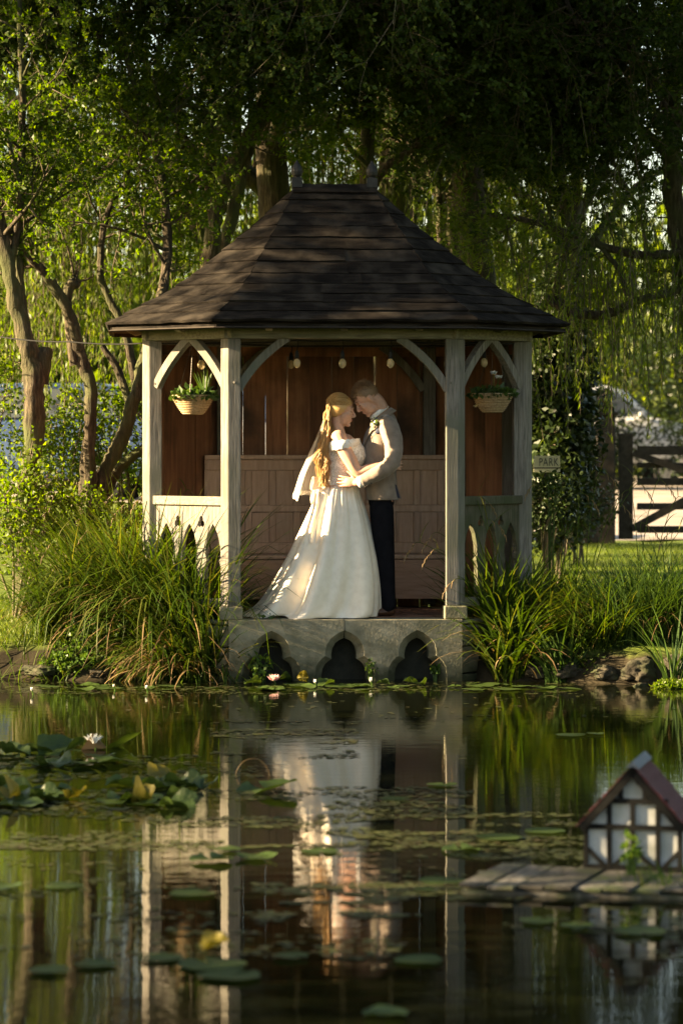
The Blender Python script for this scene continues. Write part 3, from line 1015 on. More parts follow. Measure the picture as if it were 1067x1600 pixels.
# local x along the front edge, local y away
for k in range(11):
    w = .115
    x = -.52 + k * w
    le = random.uniform(.50, .62); y0 = -.25 + random.uniform(-.02, .02)
    m = MB(); sk = .10
    z = .048 + random.uniform(-.006, .006)
    a, b = Vector((x, y0, z)), Vector((x + sk, y0 + le, z + random.uniform(-.004, .004)))
    m.bar(a, b, w - .006, .015); m.build('plank', M['raft'], RF, bevel=.004)
for y in (-.21, .26):
    m = MB(); m.bar((-.56, y, .012), (.68, y, .012), .05, .046); m.build('bearer', M['raft'], RF)
for x in (-.30, .36):
    m = MB(); m.tube([(x, 0, -.14), (x + .02, .36, -.14)], .10, 12); m.build('float', M['cable'], RF)

DH = thing('duck_house', 'small black and white half timbered duck house with red roof', 'duck house', (1.195, -9.98, .040), R(-13))
WH, WL = .205, .36             # half width, length (local x across the gable, y away)
EZ, AZ = .190, .415
m = MB()
m.prism([(-WH, 0, 0), (WH, 0, 0), (WH, 0, EZ), (0, 0, AZ - .01), (-WH, 0, EZ)], (0, 0, 0), (0, WL, 0))
house = m.build('wall', M['white_paint'], DH)


def beam2(a, b, w=.019, y=-.006):
    m = MB(); m.bar((a[0], y, a[1]), (b[0], y, b[1]), .022, w, up=(0, 0, 1)) if abs(a[0] - b[0]) > 1e-4 else m.box((a[0], y, (a[1] + b[1]) / 2), (w, .022, abs(b[1] - a[1])))
    m.build('timber', M['black_paint'], DH)


for x in (-WH + .012, WH - .012): beam2((x, 0), (x, EZ))
beam2((-WH, .010), (WH, .010), .022, -.0045)
beam2((-WH, EZ - .012), (WH, EZ - .012), .020, -.0075)
for x in (-.097, .103): beam2((x, 0), (x, EZ + .095))
beam2((0, 0.02), (0, EZ + .09))
beam2((-.145, EZ + .095), (.145, EZ + .095), .020, -.0080)
for x in (-.050, .050): beam2((x, EZ + .105), (x, EZ + .165))
for x0, z0, x1, z1 in ((-WH + .02, .085, -.115, .015), (-.085, .015, -.015, .075), (.015, .075, .085, .015), (.125, .015, WH - .02, .080)):
    beam2((x0, z0), (x1, z1), .016, -.0035)
sl = Vector((WH, 0, EZ - AZ)).normalized()
for sgn in (-1, 1):
    ap = Vector((0, 0, AZ + .012)); ed = Vector((sgn * (WH + .016), 0, EZ - .012))
    d = (ed - ap).normalized(); nn = Vector((-d.z * sgn, 0, d.x * sgn)).normalized()
    if nn.z < 0: nn = -nn
    m = MB(); m.prism([ap, ed, ed - nn * .03, ap - nn * .03], (0, -.035, 0), (0, -.012, 0)); m.build('bargeboard', M['black_paint'], DH)
    rf = MB(); rf.prism([ap + nn * .004, ed + nn * .004, ed - nn * .010, ap - nn * .010], (0, -.011, 0), (0, WL + .03, 0)); ro = rf.build('roof_slope', M['black_paint'], DH)
    Ls = (ed - ap).length
    for r_ in range(4):          # felt shingle strips
        for c_ in range(5):
            p0 = ap + d * (Ls * r_ / 4); p1 = ap + d * (Ls * (r_ + 1) / 4 + .008)
            y0 = -.034 + (WL + .064) * c_ / 5; y1 = -.034 + (WL + .064) * (c_ + 1) / 5 - .004
            t = MB(); t.add([p0 + nn * .006 + Vector((0, y0, 0)), p1 + nn * .012 + Vector((0, y0, 0)), p1 + nn * .012 + Vector((0, y1, 0)), p0 + nn * .006 + Vector((0, y1, 0)),
                             p0 + nn * .005 + Vector((0, y0, 0)), p1 + nn * .0055 + Vector((0, y0, 0)), p1 + nn * .0055 + Vector((0, y1, 0)), p0 + nn * .005 + Vector((0, y1, 0))],
                            [(0, 1, 2, 3), (7, 6, 5, 4), (0, 4, 5, 1), (1, 5, 6, 2), (2, 6, 7, 3), (3, 7, 4, 0)])
            t.build('shingle', M['roof_red'], ro)
m = MB(); m.prism([(-.030, 0, AZ + .006), (0, 0, AZ + .036), (.030, 0, AZ + .006), (0, 0, AZ + .014)], (0, -.045, 0), (0, WL + .04, 0)); m.build('ridge_tile', M['ridge'], DH)

# ================================================================== FIELD GATE, POSTS, FENCE, SIGN
GY = 17.3
gz_ = lambda x, y: ground(x, y)


def gate_post(px, label, w=.25, h=2.08):
    p = at(px, 845, GY); z = gz_(p.x, GY)
    T = thing('gate_post', label, 'gate post', (p.x, GY, z), 0)
    m = MB(); m.box((0, 0, h * .40), (w, w, h * .80 + .1)); m.build('shaft', M['dark_wood'], T, bevel=.02)
    m = MB(); m.box((0, 0, h * .80 + .075), (w + .07, w + .07, .05)); m.build('cap', M['dark_wood'], T, bevel=.012)
    m = MB(); m.lathe([(.05, h * .80 + .10), (.045, h * .80 + .16), (.07, h * .80 + .19), (.105, h * .80 + .26), (.11, h * .80 + .31), (.085, h * .80 + .38), (.02, h * .80 + .42)], (0, 0, 0), 14); m.build('ball_finial', M['dark_wood'], T, True)
    return T


gate_post(945, 'tall dark timber gate post topped with a ball')
gx0 = at(977, 845, GY).x
GT = thing('field_gate', 'dark timber five bar field gate standing across the gravel drive', 'gate', (gx0, GY, gz_(gx0, GY)), 0)
GL = 2.6
for x, h, w in ((0, 1.42, .19), (GL, 1.25, .11)):
    m = MB(); m.box((x, 0, h / 2 + .06), (w, .09, h)); m.build('stile', M['dark_wood'], GT, bevel=.01)
for z, h in ((.19, .095), (.50, .09), (.83, .10), (1.05, .07), (1.25, .12)):
    m = MB(); m.box((GL / 2 + .05, -.002, z), (GL - .2, .05, h)); m.build('bar', M['dark_wood'], GT, bevel=.006)
m = MB(); m.bar((.08, -.05, .20), (1.25, -.05, .83), .05, .10); m.build('brace', M['dark_wood'], GT)
m = MB(); m.bar((.10, -.05, 1.22), (1.1, -.05, .86), .05, .09); m.build('brace', M['dark_wood'], GT)
m = MB(); m.box((-.16, 0, .42), (.14, .03, .05)); m.build('hinge', M['chain'], GT)

fx0, fx1 = at(842, 800, 16.9).x, at(928, 800, 16.9).x
FN = thing('rail_fence', 'dark post and rail fence between the gazebo and the tall gate post', 'fence', (fx0, 16.9, gz_(fx0, 16.9)), 0)
for x in (.35, fx1 - fx0 - .05):
    m = MB(); m.box((x, .03, .62), (.2, .12, 1.3)); m.build('post', M['dark_wood'], FN, bevel=.01)
for z in (.12, .38, .74, 1.12):
    m = MB(); m.box(((fx1 - fx0) / 2, -.06, z), (fx1 - fx0 + .1, .05, .14)); m.build('rail', M['dark_wood'], FN, bevel=.006)

SY = 6.0
s0, s1 = at(833, 712, SY), at(874.5, 738, SY)
SG = thing('sign', 'cream rectangular sign reading PARK beside the right gazebo post', 'sign', ((s0.x + s1.x) / 2, SY, gz_(s0.x, SY)), 0)
sz = SG.location.z
w_, h_ = s1.x - s0.x, s0.z - s1.z
zc = (s0.z + s1.z) / 2 - sz
m = MB(); m.box((0, 0, zc), (w_, .02, h_)); bd = m.build('board', M['sign'], SG, bevel=.003)
m = MB(); m.box((-.005, .04, zc / 2), (.05, .05, zc + h_ * .3)); m.build('post', M['dark_wood'], SG)
m = MB(); m.box((0, -.0115, zc - h_ * .235), (w_ * .998, .003, h_ * .075)); m.build('printed_line', M['ink'], bd)
fc = bpy.data.curves.new('lettering', 'FONT'); fc.body = 'PARK'; fc.size = .100; fc.align_x = 'CENTER'; fc.align_y = 'CENTER'; fc.extrude = .001; fc.space_character = 1.12
tx = bpy.data.objects.new('lettering_raw', fc); COL.objects.link(tx)
tm = bpy.data.meshes.new_from_object(tx.evaluated_get(bpy.context.evaluated_depsgraph_get()))
bpy.data.objects.remove(tx)
lt = link('lettering', tm, M['ink'], bd)
tp = at(856.5, 722.5, SY)
lt.location = (tp.x - SG.location.x, -.0125, tp.z - sz); lt.rotation_euler = (R(90), 0, 0); lt.scale = (.72, 1.1, 1)

# ================================================================== PARKED CARS (soft, beyond the trees)
def car_paint(name, c):
    return mat(name, [c, tuple(x * 1.15 for x in c)], (3, 3, 3), .25, 0, spec=.6)


M['tyre'] = mat('tyre', [(.01, .01, .01), (.02, .02, .02)], (20, 20, 20), .8, .1)
M['alloy'] = mat('alloy', [(.35, .35, .36), (.5, .5, .5)], (20, 20, 20), .35, 0, metal=.8)
M['window'] = mat('car_glass', [(.05, .06, .07), (.08, .09, .10)], (1, 1, 1), .05, 0, spec=.9)
M['chrome'] = mat('lamp_glass', [(.6, .6, .58), (.7, .7, .68)], (5, 5, 5), .15, 0, spec=.8)
M['red_lens'] = mat('tail_lens', [(.35, .02, .02), (.45, .03, .03)], (5, 5, 5), .2, 0)


def car(px, Y, rz, label, paint, tall=1.0):
    p = at(px, 700, Y)
    T = thing('parked_car', label, 'car', (p.x, Y, gz_(p.x, Y) + .03), rz, 'cars parked behind the trees')
    # side profile (x length, z height), nose at +x
    prof = [(-2.1, .35), (-2.15, .75), (-2.08, 1.0), (-1.75, 1.05), (1.0, 1.02), (1.75, .93), (2.1, .78), (2.15, .40), (2.0, .28), (-2.0, .28)]
    rings = []
    for y, k in ((-.86, .93), (-.82, 1.0), (.82, 1.0), (.86, .93)):
        rings.append([(x * (.99 if k < 1 else 1), y, .28 + (z * tall - .28) * k) for x, z in prof])
    m = MB(); m.rings(rings); m.build('body', paint, T, True, bevel=.05)
    cab_ = [(-1.95, 1.02), (-1.55, 1.42), (-1.2, 1.50), (.0, 1.50), (.35, 1.44), (1.05, 1.02)]
    m = MB(); m.rings([[(x * .97, y * (1 if z < 1.1 else .86), z * tall) for x, z in cab_] for y in (-.80, -.1, .1, .80)]); cb = m.build('cabin', paint, T, True, bevel=.03)
    for s_ in (-1, 1):
        for xs in ([(-1.62, 1.06), (-1.42, 1.38), (-.55, 1.43), (-.5, 1.06)], [(-.42, 1.06), (-.45, 1.43), (.2, 1.40), (.78, 1.06)]):
            m = MB(); m.prism([(x, s_ * (.815 if z < 1.1 else .715), z * tall) for x, z in xs], (0, 0, 0), (0, s_ * .006, 0)); m.build('window', M['window'], cb)
        m = MB(); m.box((2.06, s_ * .62, .74 * tall), (.16, .30, .13)); m.build('headlight', M['chrome'], T, bevel=.02)
        m = MB(); m.box((-2.09, s_ * .66, .86 * tall), (.10, .26, .16)); m.build('tail_light', M['red_lens'], T, bevel=.02)
        m = MB(); m.box((.72, s_ * .93, 1.06 * tall), (.12, .16, .11)); m.build('mirror', paint, T, bevel=.02)
    for zx in ([(.42, 1.425), (1.04, 1.04)], [(-1.93, 1.05), (-1.60, 1.40)]):
        (xa, za), (xb, zb) = zx
        m = MB(); e = .02 if xa > 0 else -.02
        m.prism([(xa + e, -.62, za * tall), (xa + e, .62, za * tall), (xb + e, .70, zb * tall), (xb + e, -.70, zb * tall)], (0, 0, .0), (e * .3, 0, .006)); m.build('windscreen', M['window'], cb)
    for x in (-1.32, 1.35):
        for s_ in (-1, 1):
            m = MB(); m.tube([(x, s_ * .70, .32), (x, s_ * .885, .32)], .32, 20); wh = m.build('wheel', M['tyre'], T, bevel=.03)
            m = MB(); m.tube([(x, s_ * .86, .32), (x, s_ * .893, .32)], .20, 14); m.build('rim', M['alloy'], wh)
    return T


car(30, 16.0, R(172), 'dark blue parked car half hidden by the leftmost trunk', car_paint('blue_paint', (.035, .06, .13)))
car(228, 19.5, R(165), 'silver grey parked car showing through leaves beside the left outer post', car_paint('silver_paint', (.35, .37, .40)))
car(-20, 24.0, R(100), 'white parked car furthest back at the left edge', car_paint('white_paint_car', (.72, .72, .70)))
car(945, 49.0, R(4), 'tall pale van whose roof shows over the hedge beyond the gate post ball', car_paint('van_paint', (.70, .70, .68)), 1.58)


# ================================================================== TREES
class TreeB:
    """collects limbs and leaf positions of one tree"""
    def __init__(s, leaf_len=.05, leaf_w=.028, seed=1, up=.25, per_twig=14):
        s.wood, s.twig = MB(), MB()
        s.P, s.D = [], []
        s.ll, s.lw, s.up, s.per = leaf_len, leaf_w, up, per_twig
        s.rg = random.Random(seed)

    def rv(s):
        g = s.rg.gauss
        return Vector((g(0, 1), g(0, 1), g(0, 1))).normalized()

    def stem(s, pts, n=9, sides=14, wob=.34):
        """pts: (px, py, Y, width px) of the photograph; returns points, radii"""
        W = []
        for px, py, Y, w in pts:
            p = at(px, py, Y); W.append((p.x, p.y, p.z, w * (Y + CAM_D) / FPX / 2))
        c = catmull(W, n)
        P = [Vector(q[:3]) + s.rv() * float(q[3]) * .12 for q in c]; r = [max(.004, float(q[3])) for q in c]
        s.wood.tube(P, r, sides, True, wob)
        return P, r

    def twig_leaves(s, P):
        a, b = P[0], P[-1]
        for k in range(s.per):
            t = s.rg.random() ** .8
            i = min(len(P) - 2, int(t * (len(P) - 1))); f = t * (len(P) - 1) - i
            p = P[i].lerp(P[i + 1], f)
            d = (P[i + 1] - P[i]).normalized() * .6 + s.rv() * .9
            s.P.append(p + d * .006); s.D.append(d)

    def grow(s, p, d, L, r, lvl, kids=(6, 5), upb=None):
        n = 4 if lvl > 0 else 2
        P, rr = [p], [r]
        up = s.up if upb is None else upb
        for k in range(n):
            d = (d + s.rv() * .24 + Vector((0, 0, up * .22))).normalized()
            p = p + d * (L / n); P.append(p); rr.append(r * (1 - .75 * (k + 1) / n))
        (s.wood if lvl > 1 else s.twig).tube(P, rr, 6 if lvl > 1 else 3, False)
        if lvl == 0:
            s.twig_leaves(P); return
        nk = kids[min(lvl - 1, len(kids) - 1)]
        for k in range(nk):
            t = .25 + .75 * (k + s.rg.random()) / nk
            i = min(n - 1, int(t * n)); q = P[i].lerp(P[i + 1], t * n - i)
            dd = (P[i + 1] - P[i]).normalized()
            sd = (s.rv() - dd * s.rv().dot(dd))
            cd = (dd * .55 + sd.normalized() * .85).normalized()
            s.grow(q, cd, L * s.rg.uniform(.42, .62), rr[i] * .6, lvl - 1, kids)

    def clothe(s, P, r, start, count, L, lvl=2, kids=(6, 5), side=None):
        """branches off a stem"""
        n = len(P)
        for k in range(count):
            t = start + (1 - start) * (k + s.rg.random()) / count
            i = min(n - 2, int(t * (n - 1)))
            dd = (P[i + 1] - P[i]).normalized()
            sd = s.rv(); sd = (sd - dd * sd.dot(dd)).normalized()
            if side is not None: sd = (sd + Vector(side)).normalized()
            s.grow(P[i], (dd * .45 + sd).normalized(), L * s.rg.uniform(.6, 1.2), max(.008, r[i] * .42), lvl, kids)

    def strands(s, pts, lo, hi, dens=34):
        """weeping shoots hanging from points"""
        for p in pts:
            L = s.rg.uniform(lo, hi); n = max(4, int(L / .25))
            d = (Vector((s.rg.gauss(0, .35), s.rg.gauss(0, .35), -.6))).normalized()
            P = [p]; 
            for k in range(n):
                d = (d * .7 + Vector((s.rg.gauss(0, .07), s.rg.gauss(0, .07), -.55))).normalized()
                P.append(P[-1] + d * (L / n))
            s.twig.tube(P, [.004] * len(P), 3, False)
            for k in range(int(L * dens)):
                t = s.rg.random() * (len(P) - 1); i = min(len(P) - 2, int(t))
                q = P[i].lerp(P[i + 1], t - i)
                s.P.append(q); s.D.append(d + Vector((s.rg.gauss(0, .45), s.rg.gauss(0, .45), -.35)))

    def blob(s, c, rad, ncl, per, spread):
        """leaf clumps spread through an ellipsoid, each on its own twig"""
        c = Vector(c)
        for k in range(ncl):
            v = s.rv() * (s.rg.random() ** .4)
            q = c + Vector((v.x * rad[0], v.y * rad[1], v.z * rad[2]))
            tw = s.rv() * spread
            s.twig.tube([q - tw, q, q + tw * .6], [.006, .004, .002], 3, False)
            for j in range(per):
                o = Vector((s.rg.gauss(0, spread), s.rg.gauss(0, spread), s.rg.gauss(0, spread * .7)))
                s.P.append(q + o); s.D.append(s.rv() + Vector((0, 0, -.2)))

    def build(s, name, label, cat, leaf_mat, base, group=None, bark='bark'):
        T = thing(name, label, cat, base, 0, group)
        b = Vector(base)
        for mb, nm, mt in ((s.wood, 'trunk', M[bark]), (s.twig, 'branches', M['twig'])):
            if mb.v:
                o = link(nm, mesh_np(nm, np.array(mb.v) - np.array(b), np.array([f for f in mb.f if len(f) == 4])), mt, T, True)
                if nm == 'branches' or bark == 'twig': o['kind'] = 'stuff'
        n = len(s.P)
        if n:
            P = np.array([tuple(p) for p in s.P]) - np.array(b); D_ = np.array([tuple(d) for d in s.D])
            cr = link('crown', leaf_mesh('crown', P, D_, RNG.uniform(.7, 1.25, n) * s.ll, RNG.uniform(.75, 1.2, n) * s.lw), leaf_mat, T); cr['kind'] = 'stuff'
        return T


def gbase(px, Y):
    x = at(px, 800, Y).x
    return (x, Y, ground(x, Y))


# --- leftmost trunk with the swollen knot
t = TreeB(.046, .028, 21)
P0, r0 = t.stem([(40, 1000, 1.9, 40), (44, 880, 1.9, 36), (48, 760, 1.9, 32), (54, 650, 1.9, 31), (50, 575, 1.9, 34), (38, 520, 1.9, 26), (18, 440, 1.9, 24), (2, 360, 1.9, 20), (-30, 250, 1.9, 16)])
P1, r1 = t.stem([(54, 600, 1.95, 40), (66, 560, 1.95, 34), (72, 545, 1.95, 20)], 4)
P2, r2 = t.stem([(48, 560, 2.0, 16), (38, 500, 2.0, 14), (31, 400, 2.0, 13), (33, 280, 2.0, 12), (36, 140, 2.0, 11), (28, -20, 2.0, 9), (20, -140, 2.0, 7)])
P3, r3 = t.stem([(14, 440, 1.9, 14), (24, 380, 1.9, 11), (30, 300, 1.8, 9), (10, 200, 1.7, 7)])
t.clothe(P2, r2, .5, 16, .8); t.clothe(P0, r0, .85, 7, .8); t.clothe(P3, r3, .6, 5, .6)
t.build('small_leaved_tree', 'leaning trunk with a swollen dark knot at the left edge', 'tree', M['leaf'], gbase(44, 1.9))

# --- multi-stemmed tree beside the gazebo
t = TreeB(.046, .028, 22)
Pa, ra = t.stem([(135, 960, 2.6, 40), (137, 800, 2.6, 36), (137, 770, 2.6, 28), (140, 690, 2.6, 20), (142, 610, 2.6, 20), (128, 560, 2.6, 20), (112, 500, 2.5, 18), (80, 440, 2.4, 16), (40, 395, 2.3, 14), (-20, 340, 2.2, 10)])
Pb, rb_ = t.stem([(118, 570, 2.6, 18), (108, 500, 2.6, 16), (106, 455, 2.6, 15), (118, 442, 2.6, 16), (124, 438, 2.6, 9)], 5)
for tx_, ty_ in ((92, 350), (116, 340), (148, 430), (128, 360)):
    t.stem([(118, 442, 2.6, 4), ((118 + tx_) / 2 + 4, (442 + ty_) / 2, 2.6, 3), (tx_, ty_, 2.6, 2)], 4, 5)
Pc, rc_ = t.stem([(140, 800, 2.7, 30), (165, 735, 2.7, 24), (192, 680, 2.7, 22), (212, 620, 2.7, 21), (228, 560, 2.75, 20), (250, 480, 2.9, 18), (262, 380, 3.1, 15), (248, 250, 3.2, 12), (215, 150, 3.3, 9), (180, 20, 3.3, 7)])
Pd, rd_ = t.stem([(150, 800, 2.8, 24), (178, 745, 2.9, 17), (205, 715, 3.0, 15), (240, 690, 3.1, 13), (280, 640, 3.3, 11)])
Pe, re_ = t.stem([(205, 640, 3.0, 14), (185, 580, 3.0, 12), (160, 540, 3.0, 9)], 4)
Pf, rf_ = t.stem([(215, 610, 3.1, 14), (196, 520, 3.1, 13), (172, 470, 3.1, 12), (158, 420, 3.1, 11), (170, 330, 3.2, 9), (235, 215, 3.3, 8), (300, 150, 3.3, 6)])
t.clothe(Pc, rc_, .6, 18, .8); t.clothe(Pf, rf_, .6, 17, .8); t.clothe(Pa, ra, .85, 8, .7); t.clothe(Pd, rd_, .6, 4, .5)
t.build('small_leaved_tree', 'multi stemmed sunlit tree forking low beside the left outer post', 'tree', M['leaf'], gbase(137, 2.6))

# --- twin stems rising behind the roof
t = TreeB(.048, .029, 23)
Pa, ra = t.stem([(300, 900, 4.2, 34), (310, 700, 4.2, 30), (318, 500, 4.2, 27), (330, 385, 4.2, 25), (345, 300, 4.2, 24), (375, 240, 4.2, 23), (400, 190, 4.2, 21), (440, 100, 4.3, 18), (470, 20, 4.4, 15), (500, -120, 4.5, 11)])
Pb, rb_ = t.stem([(335, 480, 4.4, 24), (352, 380, 4.4, 20), (375, 290, 4.4, 18), (398, 210, 4.4, 16), (440, 150, 4.4, 14), (490, 115, 4.5, 12), (560, 70, 4.6, 9), (660, 30, 4.6, 7)])
Pc, rc_ = t.stem([(370, 260, 4.3, 14), (370, 180, 4.3, 13), (368, 90, 4.3, 12), (360, -30, 4.3, 10), (350, -160, 4.3, 8)])
Pd, rd_ = t.stem([(395, 220, 4.3, 11), (392, 150, 4.3, 10), (384, 70, 4.3, 9), (400, -40, 4.3, 7)])
Pe, re_ = t.stem([(340, 330, 4.3, 11), (310, 260, 4.3, 9), (280, 200, 4.3, 8), (210, 140, 4.4, 7), (130, 100, 4.4, 5)])
for q, c in ((Pa, 15), (Pb, 20), (Pc, 18), (Pd, 12), (Pe, 14)): t.clothe(q, [.02] * len(q), .55, c, .9)
t.build('small_leaved_tree', 'tall twin stemmed tree rising behind the left roof slope', 'tree', M['leaf'], gbase(305, 4.2))

# --- thick pale log-like limb and slim trees further behind
t = TreeB(.052, .03, 24)
Pa, ra = t.stem([(520, 900, 6.5, 36), (505, 600, 6.5, 34), (480, 400, 6.5, 34), (440, 320, 6.5, 34), (385, 275, 6.5, 32), (310, 240, 6.4, 26), (200, 215, 6.3, 18), (60, 200, 6.2, 12)])
t.clothe(Pa, ra, .65, 14, 1.0)
t.build('small_leaved_tree', 'tree with thick pale limb slanting behind the roof left of the finials', 'tree', M['leaf'], gbase(520, 6.5))

t = TreeB(.050, .029, 25)
Pa, ra = t.stem([(560, 900, 5.2, 30), (570, 600, 5.2, 26), (572, 400, 5.2, 24), (572, 280, 5.2, 22), (576, 150, 5.2, 20), (570, 0, 5.2, 16), (560, -160, 5.2, 12)])
Pb, rb_ = t.stem([(572, 320, 5.1, 14), (600, 265, 5.0, 13), (660, 222, 4.9, 12), (720, 180, 4.8, 10), (800, 140, 4.7, 7), (880, 80, 4.6, 5)])
Pc, rc_ = t.stem([(575, 260, 5.1, 9), (545, 230, 5.1, 8), (530, 190, 5.1, 7), (548, 90, 5.1, 5)])
Pd, rd_ = t.stem([(650, 225, 5.0, 7), (680, 120, 5.0, 6), (690, 20, 5.0, 5)])
for q, c, L in ((Pa, 12, .9), (Pb, 18, .8), (Pc, 4, .5), (Pd, 9, .7)): t.clothe(q, [.018] * len(q), .62, c, L)
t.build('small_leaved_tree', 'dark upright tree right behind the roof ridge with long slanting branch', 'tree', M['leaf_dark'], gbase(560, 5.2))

t = TreeB(.052, .03, 26)
Pa, ra = t.stem([(716, 900, 7.0, 26), (712, 500, 7.0, 24), (706, 330, 7.0, 21), (703, 220, 7.0, 18), (690, 100, 7.0, 13), (700, -60, 7.0, 9)])
Pb, rb_ = t.stem([(690, 420, 7.0, 12), (686, 320, 7.0, 10), (692, 200, 7.0, 8), (730, 60, 7.0, 6)])
t.clothe(Pa, ra, .45, 34, 1.2); t.clothe(Pb, rb_, .3, 22, .9)
t.build('small_leaved_tree', 'slim pale barked tree standing behind the right roof slope', 'tree', M['leaf_dark'], gbase(714, 7.0))

# --- shaded willow over the right side
t = TreeB(.085, .014, 27, per_twig=10)
Pa, ra = t.stem([(1120, 950, 5.0, 60), (1105, 700, 5.0, 52), (1090, 480, 5.0, 44), (1062, 380, 5.0, 36), (1050, 250, 5.0, 32), (1052, 100, 5.0, 26), (1060, -80, 5.0, 20)])
Pb, rb_ = t.stem([(1085, 440, 5.0, 20), (1055, 455, 4.9, 13), (1000, 468, 4.8, 13), (950, 490, 4.8, 14), (905, 492, 4.8, 14), (868, 476, 4.8, 12), (850, 460, 4.8, 7)])
Pc, rc_ = t.stem([(862, 476, 4.8, 11), (872, 440, 4.8, 11), (884, 395, 4.8, 10), (889, 360, 4.9, 8), (880, 300, 5.0, 6)])
Pd, rd_ = t.stem([(1064, 395, 4.9, 16), (1000, 398, 4.9, 13), (940, 385, 4.9, 11), (880, 362, 4.9, 10), (800, 340, 4.8, 8), (700, 335, 4.7, 5)])
Pe, re_ = t.stem([(1055, 260, 5.0, 16), (1000, 200, 5.0, 13), (930, 150, 5.0, 11), (840, 110, 5.0, 8), (740, 90, 5.0, 6)])
Pf, rf_ = t.stem([(1052, 180, 5.0, 12), (990, 90, 5.0, 10), (930, 10, 5.0, 7), (860, -80, 5.0, 5)])
Pg, rg_ = t.stem([(980, 462, 4.85, 8), (965, 420, 4.9, 8), (945, 395, 4.9, 7), (930, 370, 4.9, 5)])
hang = []
for q, n_ in ((Pb, 45), (Pd, 60), (Pe, 70), (Pf, 50), (Pg, 10)):
    for k in range(n_):
        b = t.rg.choice(q); hang.append(b + Vector((t.rg.gauss(0, .35), t.rg.gauss(0, .55), t.rg.gauss(0, .15))))
t.strands(hang, .4, 1.15)
hang = [at(t.rg.uniform(880, 1110), t.rg.uniform(330, 480), t.rg.uniform(4.2, 5.8)) for k in range(105)]
t.strands(hang, .5, 1.0)
for q, c in ((Pe, 26), (Pf, 26), (Pd, 18), (Pa, 20)): t.clothe(q, [.016] * len(q), .3, c, .9)
t.build('weeping_willow', 'shaded weeping willow drooping over the lawn at the right edge', 'tree', M['leaf_willow'], gbase(1120, 5.0))

# --- bright willows beyond, seen between the stems
def back_willow(px, Y, top, seed, label, ns, spread, lo=1.2, hi=3.2, matn='leaf_willow'):
    t = TreeB(.10, .018, seed, per_twig=8)
    P_, r_ = t.stem([(px, 800, Y, 34), (px + 8, 600, Y, 30), (px - 6, 400, Y, 26), (px, top + 160, Y, 20), (px + 5, top, Y, 12)])
    tips = []
    for k in range(16):
        b = P_[int(len(P_) * t.rg.uniform(.45, .98))]
        a = t.rg.uniform(0, 2 * PI); rr = spread * t.rg.uniform(.4, 1.0)
        e = b + Vector((math.cos(a) * rr, math.sin(a) * rr * .8, t.rg.uniform(.3, 1.6)))
        mid = b.lerp(e, .5) + Vector((0, 0, .5))
        q = [Vector(v) for v in catmull([b, mid, e, e + (e - mid) * .5 + Vector((0, 0, -.5))], 5)]
        t.wood.tube(q, [.06 * (1 - .85 * i / len(q)) for i in range(len(q))], 6, False)
        tips += q[4:]
    pts = [t.rg.choice(tips) + Vector((t.rg.gauss(0, .35), t.rg.gauss(0, .35), t.rg.gauss(0, .2))) for k in range(ns)]
    t.strands(pts, lo, hi, 26)
    return t.build('weeping_willow', label, 'tree', M[matn], gbase(px, Y), 'willows beyond the gazebo')


back_willow(50, 15.5, 130, 31, 'sunlit weeping willow behind the leftmost trunk', 480, 2.0)
back_willow(330, 10.2, 60, 32, 'bright weeping willow seen left of the roof between dark stems', 620, 2.6)
back_willow(640, 13.0, 40, 33, 'yellow green weeping willow behind the two roof finials', 380, 2.4)
back_willow(900, 10.0, 150, 34, 'weeping willow in the gloom above the gate', 230, 2.4, .8, 1.8)


# --- canopy trees whose boughs hang into the top of the view
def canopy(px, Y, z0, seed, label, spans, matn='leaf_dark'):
    t = TreeB(.055, .033, seed, up=-.1)
    x = at(px, 0, Y).x
    g = ground(x, Y)
    pts = [Vector((x, Y, g - .1)), Vector((x + .1, Y, g + 2)), Vector((x - .1, Y, z0)), Vector((x, Y, z0 + 2.5)), Vector((x + .2, Y, z0 + 5))]
    q = [Vector(v) for v in catmull(pts, 6)]
    t.wood.tube(q, [.22 * (1 - .7 * i / len(q)) for i in range(len(q))], 10, True, .2)
    for (bx, by, bY, n_, L) in spans:
        e = at(bx, by, bY)
        s_ = q[int(len(q) * t.rg.uniform(.5, .75))]
        mid = s_.lerp(e, .5) + Vector((0, 0, .7))
        c = [Vector(v) for v in catmull([s_, mid, e], 7)]
        t.wood.tube(c, [.07 * (1 - .8 * i / len(c)) for i in range(len(c))], 7, False)
        t.clothe(c, [.03] * len(c), .35, n_, L)
    return t.build('broadleaf_tree', label, 'tree', M[matn], (x, Y, g), 'trees whose boughs fill the top of the view')


canopy(-190, 3.4, 4.2, 41, 'dark boughs reaching in over the top left corner', [(60, 20, 3.2, 14, 1.0), (160, 60, 3.4, 14, 1.0), (250, 10, 3.2, 15, 1.0), (130, -80, 3.0, 15, 1.1)])
canopy(440, 6.0, 4.6, 42, 'dark boughs hanging above the middle of the roof', [(300, 60, 3.4, 18, 1.1), (420, 40, 3.2, 20, 1.1), (540, 30, 3.0, 20, 1.1), (660, 40, 3.6, 14, 1.0), (560, -80, 3.0, 15, 1.1), (480, -150, 1.4, 20, 1.2), (620, -170, .6, 20, 1.2), (380, -190, .4, 20, 1.2)])
canopy(745, 6.2, 4.6, 43, 'darkest boughs filling the top right of the view', [(700, 50, 3.6, 20, 1.1), (800, 90, 3.6, 21, 1.1), (900, 40, 3.4, 21, 1.1), (1000, 90, 3.4, 21, 1.1), (860, 200, 4.4, 20, 1.0), (960, 260, 4.6, 18, 1.0), (760, 230, 5.0, 18, 1.0), (1060, 190, 3.8, 17, 1.0), (940, -60, 3.0, 17, 1.1), (720, -160, 1.2, 20, 1.2)])

